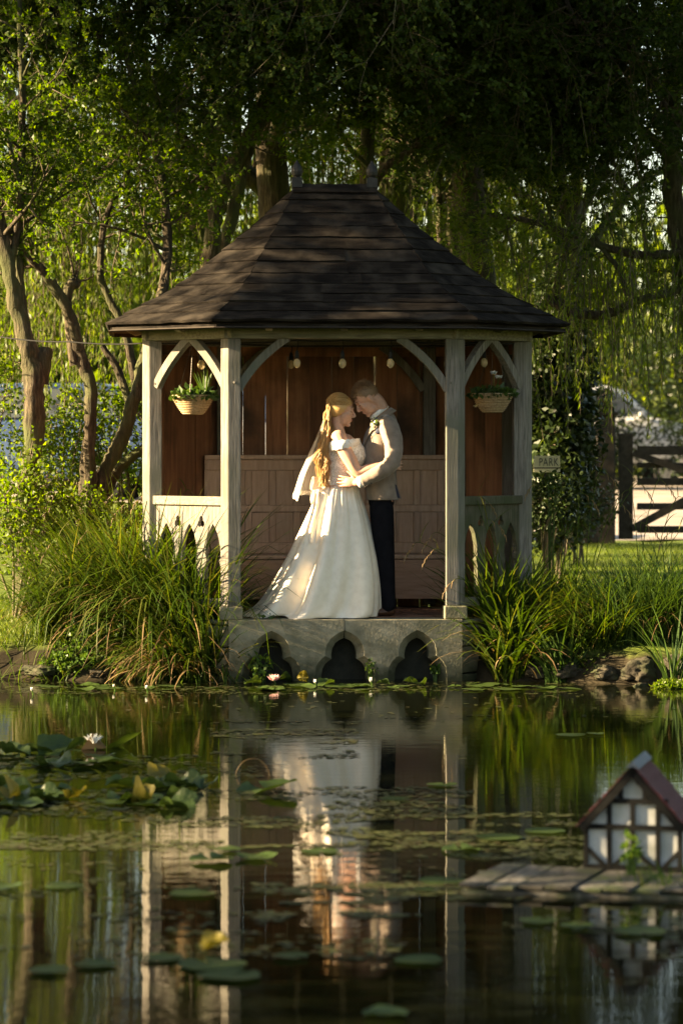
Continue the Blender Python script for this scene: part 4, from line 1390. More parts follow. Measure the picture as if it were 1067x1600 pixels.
# --- shrubs
def shrub(px, py, Y, rad, ncl, per, spread, seed, name, label, matn, ll=.045, lw=.03, group=None, stems=7):
    t = TreeB(ll, lw, seed)
    c = at(px, py, Y)
    g = ground(c.x, Y)
    base = Vector((c.x, Y, g))
    for k in range(stems):
        v = t.rv(); e = c + Vector((v.x * rad[0] * .7, v.y * rad[1] * .7, abs(v.z) * rad[2] * .8))
        b0 = base + Vector((t.rg.gauss(0, .06), t.rg.gauss(0, .06), -.03))
        t.wood.tube([Vector(q) for q in catmull([b0, b0.lerp(e, .5) + t.rv() * .08, e], 4)], [.014 - .0012 * i for i in range(9)], 5, False)
    t.blob(c, rad, ncl, per, spread)
    return t.build(name, label, 'shrub', M[matn], base, group, 'twig')


shrub(30, 800, 1.6, (.45, .35, .55), 150, 16, .075, 51, 'leafy_shrub', 'bright leafy shrub round the foot of the leftmost trunk', 'leaf_shrub')
shrub(95, 700, 3.3, (.40, .35, .55), 120, 15, .075, 52, 'leafy_shrub', 'yellow green shrub between the two left trunks', 'leaf_shrub')
shrub(185, 690, 3.6, (.45, .4, .55), 120, 15, .075, 53, 'leafy_shrub', 'sunlit young shrub behind the leaning stems by the gazebo', 'leaf_shrub')
shrub(120, 815, 2.0, (.5, .35, .28), 120, 15, .07, 54, 'leafy_shrub', 'low leafy growth at the foot of the forked tree', 'leaf_shrub')
shrub(-30, 640, 2.8, (.4, .4, .9), 130, 16, .08, 55, 'leafy_shrub', 'tall pale shrub cut by the left edge of the view', 'leaf_shrub')
shrub(215, 830, 1.6, (.30, .3, .22), 60, 14, .06, 56, 'leafy_shrub', 'small shrub tucked against the left outer post', 'leaf_shrub')
shrub(868, 640, 8.2, (.31, .5, 1.45), 900, 22, .11, 57, 'evergreen_shrub', 'tall black green evergreen behind the right outer post', 'leaf_ever', .085, .05)
shrub(862, 788, 5.4, (.20, .2, .24), 130, 18, .07, 58, 'evergreen_shrub', 'dark bush below the cream sign', 'leaf_ever', .05, .03)
shrub(905, 790, 10.5, (.35, .35, .35), 110, 16, .09, 59, 'evergreen_shrub', 'dark bush against the rail fence', 'leaf_ever', .05, .03)

# --- hedges and far wood
def far_mass(name, label, pts, ll, lw, matn, seed, kind='stuff', cat=None):
    t = TreeB(ll, lw, seed)
    for (x, y, z, rad, ncl, per, sp) in pts: t.blob((x, y, z), rad, ncl, per, sp)
    n = len(t.P)
    P = np.array([tuple(p) for p in t.P]); D_ = np.array([tuple(d) for d in t.D])
    o = link(name, leaf_mesh(name, P, D_, RNG.uniform(.7, 1.3, n) * ll, RNG.uniform(.7, 1.2, n) * lw), M[matn])
    return tag(o, label, cat, kind=kind)


rg = random.Random(90)
far_mass('distant_wood', 'mass of distant trees closing the view behind the pond garden',
         [(x, rg.uniform(62, 74), rg.uniform(3.0, 4.6), (5.5, 4, rg.uniform(5.0, 7.5)), 300, 22, .75) for x in range(-24, 48, 5)], .48, .30, 'leaf_far', 91)
far_mass('far_hedge', 'dark hedge along the far side of the gravel drive',
         [(x, 45 + rg.uniform(-.6, .6), (2.9 if not 5.2 < x < 6.7 else 1.55) + rg.uniform(-.1, .2), (1.7 if not 5.2 < x < 6.7 else .7, 1.1, 2.3 if not 5.2 < x < 6.7 else 1.0), 230, 18, .28) for x in (1.2, 2.6, 3.9, 5.95, 7.7, 8.6, 9.8, 11.2, 12.8)], .12, .07, 'leaf_ever', 92)

# --- shade trees added outside the view; those on the left bank filter the sun
def shade_tree(x, y, zlo, rad, seed, label, ncl=420, per=20, sp=.28, foot=0.0):
    t = TreeB(.16, .10, seed)
    g = ground(x, y + foot)
    q = [Vector(v) for v in catmull([(x, y + foot, g - .1), (x + .2, y + foot, g + zlo * .6), (x - .1, y, zlo + .5), (x, y, zlo + rad[2])], 6)]
    t.wood.tube(q, [.24 * (1 - .6 * i / len(q)) for i in range(len(q))], 9, True, .2)
    c = Vector((x, y, zlo + rad[2]))
    for k in range(12):
        v = t.rv(); e = c + Vector((v.x * rad[0] * .8, v.y * rad[1] * .8, v.z * rad[2] * .7))
        b = q[int(len(q) * t.rg.uniform(.5, .95))]
        t.wood.tube([b, b.lerp(e, .5) + Vector((0, 0, .2)), e], [.08, .05, .02], 6, False)
    t.blob(c, rad, ncl, per, sp)
    return t.build('shade_tree', label, 'tree', M['leaf_dark'], (x, y + foot, g), 'trees added for shade round the pond')


shade_tree(-12.0, -0.9, 6.9, (2.6, 2.0, 3.4), 61, 'unseen high crowned tree on the left bank, added to dapple the gazebo roof', 520, 18, .26, -3.2)
shade_tree(-10.0, -6.6, 1.0, (2.6, 3.0, 4.2), 62, 'unseen bushy shade tree on the left bank level with the lily pads', 560)
shade_tree(-10.0, -13.0, 1.0, (2.6, 3.4, 4.2), 63, 'unseen bushy shade tree on the left bank level with the duck house', 560)
shade_tree(-10.5, -19.0, 1.2, (2.6, 3.2, 4.2), 64, 'unseen bushy shade tree on the left bank nearest the viewpoint', 500)
shade_tree(-13.0, 3.4, 7.35, (2.8, 2.8, 3.2), 65, 'tallest unseen high crowned shade tree behind the left bank', 520, 18, .30, 5.5)
shade_tree(-13.5, 11.5, 6.9, (3.0, 5.2, 3.0), 69, 'unseen high crowned shade tree beyond the left bank, far from the water', 760, 18, .32)
# wide crowns added just above the view to keep skylight off the garden
shade_tree(-5.2, 2.6, 6.6, (3.6, 3.6, 1.7), 66, 'wide crowned tree added to shade the left of the garden', 800, 18, .34, 5.0)
shade_tree(5.4, 3.0, 6.2, (4.0, 4.2, 1.9), 67, 'wide crowned tree added to shade the right of the garden', 900, 18, .34, 2.5)
shade_tree(0.4, 6.0, 7.2, (3.2, 4.6, 1.6), 68, 'wide crowned tree added high behind the gazebo for shade', 800, 18, .34, 4.0)
# unseen trees added on the right bank to block skylight
for k, (x, y, w) in enumerate([(13, -13.5, 'nearest the viewpoint'), (13.0, -6.0, 'in the middle of the row'), (9.2, 1.2, 'beside the right lawn')]):
    shade_tree(x, y, .8, (4.2, 4.0, 6.2), 70 + k, 'broad unseen tree added on the right bank ' + w, 700, 16, .45)


# ================================================================== BANK PLANTS
def sedge(px, py, Y, n, Ln, Wd, spread, seed, name, label, matn, lean=0.0, lean_az=PI, th=(.02, .55), kap=(.4, 2.9), cat='sedge', dry=0, group=None):
    c = at(px, py, Y)
    x, y = c.x, Y
    z = max(ground(x, y), -.05)
    T = thing(name, label, cat, (x, y, z), 0, group)
    r = np.random.default_rng(seed)
    def part(nm, n, mt, Ln, th, kap, Wd, up0=0.0):
        az = r.uniform(0, 2 * PI, n)
        rad = spread * np.sqrt(r.uniform(0, 1, n))
        a2 = r.uniform(0, 2 * PI, n)
        bx, by = rad * np.cos(a2), rad * np.sin(a2) * .7
        bz = np.array([max(ground(x + u, y + v), -.05) - z for u, v in zip(bx, by)]) - .02
        base = np.stack([bx, by, bz + up0], 1)
        # outer blades lean outward
        az = np.where(r.uniform(size=n) < .55, np.arctan2(by, bx) + r.normal(0, .6, n), az)
        if lean: az = np.where(r.uniform(size=n) < lean, lean_az + r.normal(0, .5, n), az)
        L_ = r.uniform(*Ln, n); W_ = r.uniform(*Wd, n)
        o = link(nm, blade_mesh(nm, base, az, r.uniform(*th, n), r.uniform(*kap, n), L_, W_), mt, T)
        o['kind'] = 'stuff'
    part('blades', n, M[matn], Ln, th, kap, Wd)
    if dry: part('dry_blades', dry, M['sedge_dry'], (Ln[0] * .5, Ln[1] * .8), (.5, 1.2), (1.0, 2.0), (Wd[0] * .8, Wd[1] * .8), .1)
    return T


SW = (.009, .019)
sedge(298, 985, .40, 560, (.6, 1.45), SW, .24, 1, 'sedge_clump', 'tall dark sedge clump leaning on the left flank of the plinth', 'sedge', .6, PI, dry=90)
sedge(240, 990, .42, 660, (.6, 1.55), SW, .27, 2, 'sedge_clump', 'largest sedge clump in front of the left outer post', 'sedge', .4, PI * .95, dry=110)
sedge(182, 990, .55, 580, (.55, 1.45), SW, .27, 3, 'sedge_clump', 'bright arching sedge clump below the forked tree', 'sedge', .45, PI, dry=50)
sedge(122, 985, .62, 460, (.4, 1.2), SW, .26, 4, 'sedge_clump', 'loose sedge clump at the left end of the row', 'sedge', .45, PI * 1.05, dry=30)
sedge(212, 960, .85, 480, (.9, 1.35), SW, .24, 5, 'sedge_clump', 'sedge clump behind the largest one beside the left outer post', 'sedge', .2, PI, dry=30)
sedge(306, 1015, .10, 400, (.45, .85), SW, .18, 9, 'sedge_clump', 'dark sedge hanging over the left flank stones to the water', 'sedge', .6, PI, (.05, .7), (.6, 2.4), dry=170)
sedge(316, 1010, .06, 330, (.7, 1.2), SW, .13, 22, 'sedge_clump', 'upright sedge clump hiding the arches of the left balustrade', 'sedge', .75, PI * .95, (.02, .35), (.3, 1.6), dry=60)
sedge(286, 985, .24, 330, (.8, 1.2), SW, .14, 23, 'sedge_clump', 'tallest narrow sedge clump standing right before the left balustrade', 'sedge', .6, PI, (.02, .4), (.3, 1.7), dry=40)
sedge(262, 1015, .14, 320, (.45, .9), SW, .18, 10, 'sedge_clump', 'drooping sedge with brown dead leaves at the left waterline', 'sedge', .25, PI, (.05, .8), (.6, 2.6), dry=170)
sedge(60, 985, .50, 110, (.35, .75), (.004, .008), .25, 6, 'thin_reed_tuft', 'thin curving reeds on the lit lawn edge at far left', 'sedge', .3, PI, (.1, .7), (.5, 2.2), 'reeds')
sedge(30, 1030, .25, 45, (.25, .55), (.004, .009), .22, 7, 'thin_reed_tuft', 'sparse reeds at the waterline in the left corner', 'sedge', 0, 0, (.1, .8), (.5, 2.4), 'reeds')
sedge(95, 1060, .05, 26, (.25, .50), (.006, .012), .14, 8, 'thin_reed_tuft', 'few curled reed leaves standing in the water on the left', 'sedge', 0, 0, (.1, .6), (.4, 2.6), 'reeds')

IW = (.012, .024)
sedge(795, 1035, .10, 230, (.55, .95), IW, .13, 11, 'sedge_clump', 'broad leaved sedge clump beside the right end of the plinth', 'sedge', .15, PI, (.05, .6), (.6, 2.1), dry=45)
sedge(858, 1000, .45, 280, (.5, .85), SW, .2, 12, 'sedge_clump', 'dark sedge clump behind the broad leaved one on the right', 'sedge', 0, 0, (.05, .6), (.4, 1.5), dry=20)
sedge(872, 1045, -.02, 70, (.4, .75), IW, .10, 13, 'iris_clump', 'blue green iris leaves bending at the right waterline', 'iris', .4, PI, (.05, .45), (.4, 1.9), 'iris')
sedge(935, 1010, .10, 480, (.45, .85), (.006, .012), .2, 14, 'sedge_clump', 'fine leaved grass mound in the middle of the right bank', 'sedge', .3, PI, (.05, .8), (.5, 1.8), dry=30)
sedge(1000, 1005, .10, 480, (.5, .9), (.006, .012), .22, 15, 'sedge_clump', 'fine dark grass mound near the right edge', 'iris', .1, PI, (.05, .6), (.3, 1.4), dry=20)
sedge(1062, 1000, .12, 420, (.5, .95), (.006, .012), .22, 16, 'sedge_clump', 'grass mound cut by the right edge of the view', 'iris', .1, PI, (.05, .6), (.3, 1.4), dry=20)
sedge(1052, 1068, -.45, 26, (.45, .8), IW, .06, 17, 'iris_clump', 'bright lone iris leaves at the right edge by the rocks', 'iris', .3, PI, (.02, .4), (.1, 1.6), 'iris')
sedge(900, 975, 1.2, 300, (.3, .55), SW, .28, 18, 'sedge_clump', 'rough grass tuft at the lawn edge behind the right bank', 'sedge', 0, 0, (.05, .7), (.3, 1.5), dry=40)
sedge(1010, 965, 1.4, 300, (.3, .5), SW, .28, 19, 'sedge_clump', 'rough grass tuft at the right lawn edge', 'sedge', 0, 0, (.05, .7), (.3, 1.5), dry=20)
sedge(778, 985, .42, 330, (.5, .95), SW, .2, 20, 'sedge_clump', 'short sedge tuft growing against the right balustrade', 'sedge', 0, 0, (.05, .6), (.3, 1.5))


# tall flowering stalks with drooping heads
def stalks(px, py, Y, specs, label):
    c = at(px, py, Y)
    z = max(ground(c.x, Y), 0)
    T = thing('pendulous_sedge', label, 'sedge', (c.x, Y, z))
    for i, (tx, ty, dY, droop) in enumerate(specs):
        e = at(tx, ty, Y + dY) - Vector((c.x, Y, z))
        b = Vector((random.gauss(0, .04), random.gauss(0, .03), 0))
        m_ = b.lerp(e, .55) + Vector((-.12 * (e.x - b.x), 0, .10))
        q = [Vector(v) for v in catmull([b, m_, e, e + Vector((droop * .09, 0, -.03)), e + Vector((droop * .13, 0, -.10))], 6)]
        m = MB(); m.tube(q, [.0034 - .0022 * k / len(q) for k in range(len(q))], 5, False); st = m.build('stalk', M['sedge'], T, True)
        hd = MB()
        for k in range(4):
            p = q[int(len(q) * (.62 + .1 * k)) if k < 4 else -1]
            hd.tube([p, p + Vector((droop * .02, 0, -.02)), p + Vector((droop * .028, 0, -.07))], [.002, .0042, .0015], 5, False)
        h = hd.build('seed_heads', M['sedge_dry'], st, True); h['kind'] = 'stuff'
        n = 2
        az = RNG.uniform(0, 2 * PI, n)
        pb = np.array([q[int(len(q) * f)] for f in (.35, .55)])
        o = link('stalk_leaf', blade_mesh('stalk_leaf', pb, az, RNG.uniform(.3, .8, n), RNG.uniform(.5, 1.4, n), RNG.uniform(.15, .3, n), np.full(n, .008)), M['sedge'], st); o['kind'] = 'stuff'
    return T


stalks(800, 1020, .15, [(662, 850, -.05, -1), (690, 835, 0, -1), (722, 905, -.1, -1), (745, 780, .1, 1), (760, 815, 0, 1), (690, 860, .05, -1)], 'long stalks arching left across the right front post')
stalks(905, 990, .4, [(850, 752, .2, -1), (935, 740, .2, 1), (880, 800, .1, -1), (960, 790, .1, 1), (990, 760, .2, 1), (905, 775, 0, 1)], 'fine flowering stalks rising in front of the tall gate post')
stalks(1010, 990, .4, [(985, 770, .2, -1), (1025, 755, .2, 1), (1055, 780, .1, 1), (1000, 820, 0, 1), (1060, 830, 0, -1)], 'fine flowering stalks rising in front of the field gate')
stalks(250, 960, .5, [(235, 775, .1, -1), (288, 770, .1, 1), (205, 790, 0, -1), (150, 830, 0, -1), (95, 850, 0, -1)], 'long stalks arching out of the left sedge bed')


# low leafy herbs
def herb(px, py, Y, rad, n, ll, seed, label, matn='herb', cat='plant', name='bank_herb'):
    r = np.random.default_rng(seed)
    c = at(px, py, Y); g = max(ground(c.x, Y), 0)
    T = thing(name, label, cat, (c.x, Y, g))
    P = r.normal(size=(n, 3)); P = P / np.linalg.norm(P, axis=1, keepdims=True) * (r.uniform(0, 1, n) ** .4)[:, None] * np.array(rad)
    P[:, 2] += c.z - g
    for i in range(n):
        P[i, 2] = max(P[i, 2], max(ground(c.x + P[i, 0], Y + P[i, 1]), .0) - g + .01)
    D_ = r.normal(size=(n, 3)) * .7 + np.array([0, -.5, .25])
    o = link('leaves', leaf_mesh('leaves', P, D_, r.uniform(.7, 1.3, n) * ll, r.uniform(.7, 1.2, n) * ll * .75), M[matn], T); o['kind'] = 'stuff'
    m = MB()
    for k in range(12):
        e = Vector(P[r.integers(n)]); m.tube([(e.x * .4, e.y * .4, -.02), e * .6, e], [.004, .003, .002], 4, False)
    s_ = m.build('stems', M['herb'], T); s_['kind'] = 'stuff'
    return T


herb(170, 985, .30, (.36, .14, .10), 900, .032, 71, 'spreading leafy herbs below the left sedge bed')
herb(120, 1035, .20, (.30, .12, .09), 700, .035, 72, 'dark green herbs overhanging the water on the left')
herb(215, 1035, .16, (.30, .10, .09), 620, .035, 73, 'shaded herbs at the waterline under the largest sedge')
herb(130, 955, .55, (.28, .14, .08), 620, .028, 74, 'sunlit creeping herbs beside the left lawn')
herb(330, 1025, .02, (.16, .06, .20), 330, .030, 75, 'reddish leafy plant climbing the left flank stones', 'herb')
herb(406, 1040, -.10, (.11, .05, .10), 90, .04, 76, 'small green plant in front of the left trefoil arch')
herb(580, 1044, -.08, (.05, .03, .06), 40, .034, 77, 'tiny plant beside the middle trefoil arch')
herb(680, 1050, .05, (.05, .03, .05), 30, .034, 78, 'tiny plant inside the right trefoil arch')
herb(930, 1040, -.02, (.34, .10, .07), 420, .032, 95, 'dark low herbs overhanging the rocks on the right bank', 'leaf_dark')
herb(1050, 1072, -.62, (.16, .12, .05), 650, .026, 79, 'bright yellow green cress mat at the right waterline', 'leaf_shrub')
herb(858, 760, 1.2, (.12, .12, .14), 160, .035, 80, 'leafy sprig below the cream sign', 'leaf_dark')
sp_ = at(416, 963, .03)
T = thing('ivy_sprig', 'fallen ivy sprig on the plinth edge beside the left post', 'plant', (sp_.x, .03, .465))
nb = 9
o = link('leaves', leaf_mesh('leaves', np.stack([RNG.uniform(-.05, .06, nb), RNG.uniform(-.02, .02, nb), RNG.uniform(.005, .03, nb)], 1), RNG.normal(size=(nb, 3)) * np.array([1, .5, .4]), .045, .04), M['leaf_ever2'], T)

sedge(1010, 1392, -10.30, 90, (.10, .22), (.004, .009), .13, 91, 'grass_tuft', 'tuft of grass sprouting from the raft in front of the duck house', 'sedge', 0, 0, (.05, .7), (.3, 1.6), 'grass')
sedge(1062, 1385, -10.30, 70, (.15, .34), (.005, .011), .08, 92, 'grass_tuft', 'taller grass on the raft at the right edge of the view', 'iris', 0, 0, (.05, .6), (.3, 1.4), 'grass')
sedge(850, 1380, -10.15, 60, (.07, .14), (.004, .008), .10, 93, 'grass_tuft', 'short mossy grass on the left half of the raft', 'sedge', 0, 0, (.2, .9), (.3, 1.6), 'grass')
herb(985, 1330, -10.12, (.035, .03, .075), 46, .035, 94, 'leafy weed growing up before the middle of the duck house wall')

# emergent water plant shoots in front of the plinth
for i, (px, h) in enumerate(((310, .12), (352, .20), (366, .26), (395, .16), (280, .10))):
    c = at(px, 1062, -.12)
    T = thing('water_shoot', ['pale shoot', 'slim green shoot', 'tallest green shoot', 'bent green shoot', 'short green shoot'][i] + ' standing in the water ' + ['at the foot of the flank stones', 'just left of the left trefoil arch', 'beside the small green plant', 'under the left trefoil arch', 'under the tall sedge clump'][i], 'water plant', (c.x, -.12, 0))
    n = 5
    o = link('blades', blade_mesh('blades', np.tile([0, 0, -.02], (n, 1)) + RNG.normal(0, .006, (n, 3)) * np.array([1, 1, 0]), RNG.uniform(0, 2 * PI, n), RNG.uniform(0, .5, n), RNG.uniform(0, 1.2, n), RNG.uniform(.6, 1, n) * h, np.full(n, .014)), M['iris'], T)

# ---- lawn grass
def lawn(name, label, x0, x1, y0, y1, n, h, seed):
    r = np.random.default_rng(seed)
    X = r.uniform(x0, x1, n * 2); Yv = r.uniform(y0, y1, n * 2)
    Z = np.array([ground(a, b) for a, b in zip(X, Yv)])
    k = Z > .24
    X, Yv, Z = X[k][:n], Yv[k][:n], Z[k][:n]; n = len(X)
    L_ = r.uniform(.5, 1.2, n) * h
    me = blade_mesh(name, np.stack([X, Yv, Z - .004], 1), r.uniform(0, 2 * PI, n), r.uniform(0, .5, n), r.uniform(.2, 1.2, n), L_, r.uniform(.004, .008, n), K=2)
    return tag(link(name, me, M['grass']), label, kind='stuff')


lawn('lawn_grass', 'short sunlit grass of the left lawn', -3.4, -1.2, .3, 4, 16000, .05, 81)
lawn('lawn_grass', 'short sunlit grass of the right lawn up to the gate', 1.1, 4.6, .2, 17.2, 42000, .06, 82)

# ---- bank rocks
def rock(px, py, Y, s, seed, label):
    c = at(px, py, Y)
    bm = bmesh.new(); bmesh.ops.create_icosphere(bm, subdivisions=4, radius=1)
    for v in bm.verts:
        d = v.co.normalized()
        k = 1 + .42 * noise.noise(d * 1.3 + Vector((seed * 3.1, 0, 0))) + .22 * noise.noise(d * 3.1 + Vector((0, seed, 0))) + .08 * noise.noise(d * 8)
        v.co = Vector((d.x * s[0], d.y * s[1], max(-.6, d.z) * s[2])) * k
    me = bpy.data.meshes.new('rock'); bm.to_mesh(me); bm.free()
    o = link('bank_rock', me, M['rock'], None, True); o.location = c; o.rotation_euler = (0, 0, seed * 1.7)
    return tag(o, label, 'rock', 'rocks edging the pond')


for a in [(838, 1050, .05, (.10, .09, .06), 1, 'brown rock under the broad leaved sedge'), (888, 1048, -.02, (.12, .09, .07), 2, 'mossy rock behind the iris leaves on the right bank'),
          (945, 1052, -.12, (.12, .10, .07), 3, 'mossy rock below the fine grass mound'), (1003, 1050, -.28, (.14, .11, .10), 4, 'biggest mossy rock near the right edge'),
          (1058, 1042, -.25, (.12, .11, .09), 5, 'pale rock at the right edge behind the iris leaves'), (1000, 1074, -.42, (.09, .05, .03), 6, 'flat dark stone lying in the water before the biggest rock'),
          (60, 1048, .22, (.16, .10, .045), 7, 'low dark rock at the left waterline'), (160, 1052, .16, (.13, .08, .04), 8, 'low dark rock under the left herbs'), (255, 1054, .12, (.13, .08, .04), 9, 'dark rock under the largest sedge clump')]:
    rock(*a)

# ================================================================== LILY PADS, FLOWERS, WEED
def pad_mesh(r, curl, seed, wav=.5):
    rg_ = random.Random(seed)
    n = 22; rings = 5
    V, Fq = [(0, 0, 0)], []
    g0 = rg_.uniform(0, 2 * PI)
    for i in range(1, rings + 1):
        for k in range(n):
            f = k / (n - 1)
            a = g0 + .16 + (2 * PI - .32) * f
            rr = r * i / rings * (1 + .05 * math.sin(3 * a + seed) + .03 * math.sin(7 * a))
            z = curl * (i / rings) ** 3 * (wav * math.sin(2 * a + seed * 1.3) + .55 + .25 * math.sin(5 * a + seed))
            V.append((rr * math.cos(a), rr * math.sin(a), z))
    for k in range(n - 1): Fq.append((0, 1 + k, 2 + k))
    for i in range(rings - 1):
        for k in range(n - 1):
            b = 1 + i * n + k; Fq.append((b, b + 1, b + n + 1, b + n))
    me = bpy.data.meshes.new('lily_pad'); me.from_pydata(V, [], Fq); me.update()
    return me


PADS = [pad_mesh(.115, .004, s) for s in range(4)] + [pad_mesh(.12, .022, 10 + s) for s in range(5)] + [pad_mesh(.11, .05, 20 + s, .8) for s in range(3)]
for me in PADS: me.materials.append(M['pad'])
PADY = [pad_mesh(.11, .06, 31), pad_mesh(.10, .12, 33, .9)]
for me in PADY: me.materials.append(M['pad_yellow'])
npad = [0]
PADG = {}


def pad(px, py, me, sc, lift, tilt, label, group):
    d = CAM_H * FPX / (py - 690.0)
    Y = d - CAM_D
    o = bpy.data.objects.new('lily_pad', me); COL.objects.link(o)
    x = (px - 533.5) * d / FPX
    o.location = (x, Y, .006 + lift + npad[0] % 7 * .0009); o.scale = (sc, sc, sc)
    o.rotation_euler = (tilt[0], tilt[1], random.uniform(0, 6.28))
    npad[0] += 1
    if group: PADG.setdefault(group, []).append((px, o))
    return tag(o, label, 'lily pad', group)


rg = random.Random(5)
GL1 = 'flat green lily pad floating in the left raft of pads'
GL2 = 'upturned green lily pad standing up in the crowded left raft'
for k in range(46):
    px = rg.uniform(-20, 330) if k < 34 else rg.uniform(-10, 180); py = rg.uniform(1222, 1262) if k < 34 else rg.uniform(1165, 1200)
    if rg.random() < .45: pad(px, py, PADS[rg.randrange(4, 9)], rg.uniform(.6, 1.0), .002, (rg.gauss(0, .03), rg.gauss(0, .05)), GL1, 'flat pads of the left raft')
    else: pad(px, py, PADS[rg.randrange(9, 12)], rg.uniform(.5, .95), rg.uniform(.0, .014), (rg.uniform(.02, .17), rg.gauss(0, .06)), GL2, 'upturned pads of the left raft')
pad(20, 1254, PADY[1], .55, .02, (.6, .2), 'palest yellow upturned pad at the left edge', None)
pad(120, 1250, PADY[0], .55, .02, (.5, -.2), 'yellowing pad leaning up inside the left raft', None)
pad(255, 1218, PADY[0], .8, .01, (.2, .1), 'olive yellow pad at the back of the left raft', None)
pad(225, 1255, PADY[1], .6, .01, (.3, .1), 'orange tinged pad at the front of the left raft', None)
pad(100, 1178, PADS[9], 1.3, .02, (.25, .1), 'broad upturned pad just left of the white lily', None)
pad(198, 1168, PADS[5], 1.0, .03, (.55, 0), 'round pad tilted up right of the white lily', None)
pad(415, 1238, PADS[5], 1.35, .01, (.2, -.1), 'lone upturned pad below the reflection of the left post', None)
GF = 'flat pad drifting alone on the near dark water'
for px, py, s in ((400, 1342, 1.2), (330, 1346, 1.0), (355, 1330, .9), (100, 1386, 1.0), (300, 1398, .9), (250, 1500, 1.0), (330, 1510, 1.1), (360, 1528, 1.1), (80, 1520, 1.0), (455, 1498, .8), (655, 1502, .9), (690, 1378, .9), (660, 1392, .6),
                  (600, 1588, .9), (840, 1442, 1.0), (900, 1450, .9), (780, 1312, 1.1), (850, 1300, 1.2), (720, 1330, .9), (890, 1150, .9), (930, 1148, .8), (150, 1510, .9), (0, 1390, 1.0), (1000, 1460, .9), (500, 1332, .8), (620, 1250, .8), (690, 1228, .9)):
    pad(px, py, PADS[rg.randrange(0, 5)], s * rg.uniform(.6, .95), 0, (0, 0), GF, 'single pads on the open water')
pad(335, 1492, PADY[0], .5, .03, (.3, 0), 'small olive pad standing on the near pads', None)
GB = 'small bright pad in the thin raft along the foot of the plinth'
for k in range(44):
    px = rg.choice([rg.uniform(350, 740), rg.uniform(60, 420), rg.uniform(400, 640), rg.uniform(700, 900)]); py = rg.uniform(1070, 1080)
    pad(px, py, PADS[rg.randrange(0, 6)], rg.uniform(.4, .9), 0, (rg.gauss(0, .03), rg.gauss(0, .03)), GB, 'pads along the plinth')
for px, py, s, tl, lb in ((473, 1070, .42, 1.25, 'upright glowing yellow green pad before the middle arch'), (395, 1070, .6, .2, 'dark folded pad left of the pink lily'), (440, 1066, .7, .2, 'dark domed pad right of the pink lily'),
                          (510, 1072, .6, .2, 'bright folded pad right of the upright yellow one'), (600, 1072, .5, .15, 'bright folded pad below the middle arch'), (655, 1072, .55, .2, 'folded pad below the right arch'), (640, 1070, .5, .25, 'olive folded pad by the right arch')):
    o = pad(px, py, (PADY[1] if px == 473 else PADS[9 + px % 3]), s, .012 if px != 473 else .04, (tl, .1), lb, None)

ORD = 'first second third fourth fifth sixth seventh eighth ninth tenth eleventh twelfth thirteenth fourteenth fifteenth sixteenth seventeenth eighteenth nineteenth'.split()
TENS = {20: 'twent', 30: 'thirt', 40: 'fort', 50: 'fift'}


def ordinal(i):
    if i < 20: return ORD[i - 1]
    t, u = i // 10 * 10, i % 10
    return TENS[t] + ('ieth' if u == 0 else 'y ' + ORD[u - 1])


for g_, lst in PADG.items():
    lst.sort(key=lambda e: e[0])
    for i, (_, o) in enumerate(lst):
        what = {'flat pads of the left raft': 'flat green pad of the left raft', 'upturned pads of the left raft': 'upturned green pad of the left raft',
                'single pads on the open water': 'flat pad drifting on the open dark water', 'pads along the plinth': 'small pad along the foot of the plinth'}[g_]
        o['label'] = what + ', ' + ordinal(i + 1) + ' from the left'


def lily(px, py, Y, r, matn, label, op=.75, h=.06):
    c = at(px, py, Y)
    T = thing('water_lily', label, 'water lily', (c.x, Y, 0))
    z = max(c.z, .015)
    for ring, (n, el, k) in enumerate(((8, .35, 1.0), (8, .75, .95), (6, 1.15, .85), (4, 1.4, .7))):
        az = np.linspace(0, 2 * PI, n, endpoint=False) + ring * .4
        e = el * op + (1 - op) * 1.45
        D_ = np.stack([np.cos(az) * math.cos(e), np.sin(az) * math.cos(e), np.full(n, math.sin(e))], 1)
        o = link('petals', leaf_mesh('petals', np.tile([0, 0, z], (n, 1)), D_, r * k, r * .42, .15), M[matn], T); o['kind'] = 'stuff'
    m = MB(); m.tube([(0, 0, -.1), (.01, 0, z * .5), (0, 0, z + .004)], .006, 6); m.build('stem', M['herb'], T)
    return T


lily(147, 1162, -4.9, .075, 'petal', 'white water lily open above the left raft of pads')
lily(428, 1064, -.35, .065, 'petal_pink', 'pink water lily before the left trefoil arch')
for i, (px, py) in enumerate(((50, 1080), (178, 1074), (229, 1077), (492, 1068), (579, 1066))):
    lily(px, py, CAM_H * FPX / (py + 6 - 690) - CAM_D, (.030, .024, .030, .034, .040)[i], 'petal', 'white lily bud ' + ['furthest left at the bank', 'second from the left bank corner', 'below the largest sedge clump', 'just right of the upright yellow pad', 'pointed and tallest right of the middle arch'][i], .15)
m = MB(); c = at(143, 1175, -4.9)
t_ = thing('curled_leaf', 'brown curled dead leaf under the white lily', 'leaf', (c.x, -4.9, 0))
m.prism([(-.06, 0, .0), (.05, .01, .0), (.09, .0, .012), (.01, -.01, .10)], (0, -.004, 0), (0, .01, 0)); m.build('blade', M['sedge_dry'], t_)
m = MB(); c = at(395, 1192, -6.2); t_ = thing('bent_stem', 'thin dead stem bent into a hoop over the water', 'stem', (c.x, c.y, 0))
m.tube([Vector((.09 * math.cos(a), 0, .10 * math.sin(a) - .01)) for a in np.linspace(-.1, PI + .1, 14)], .0026, 5, False); m.build('stalk', M['sedge_dry'], t_)

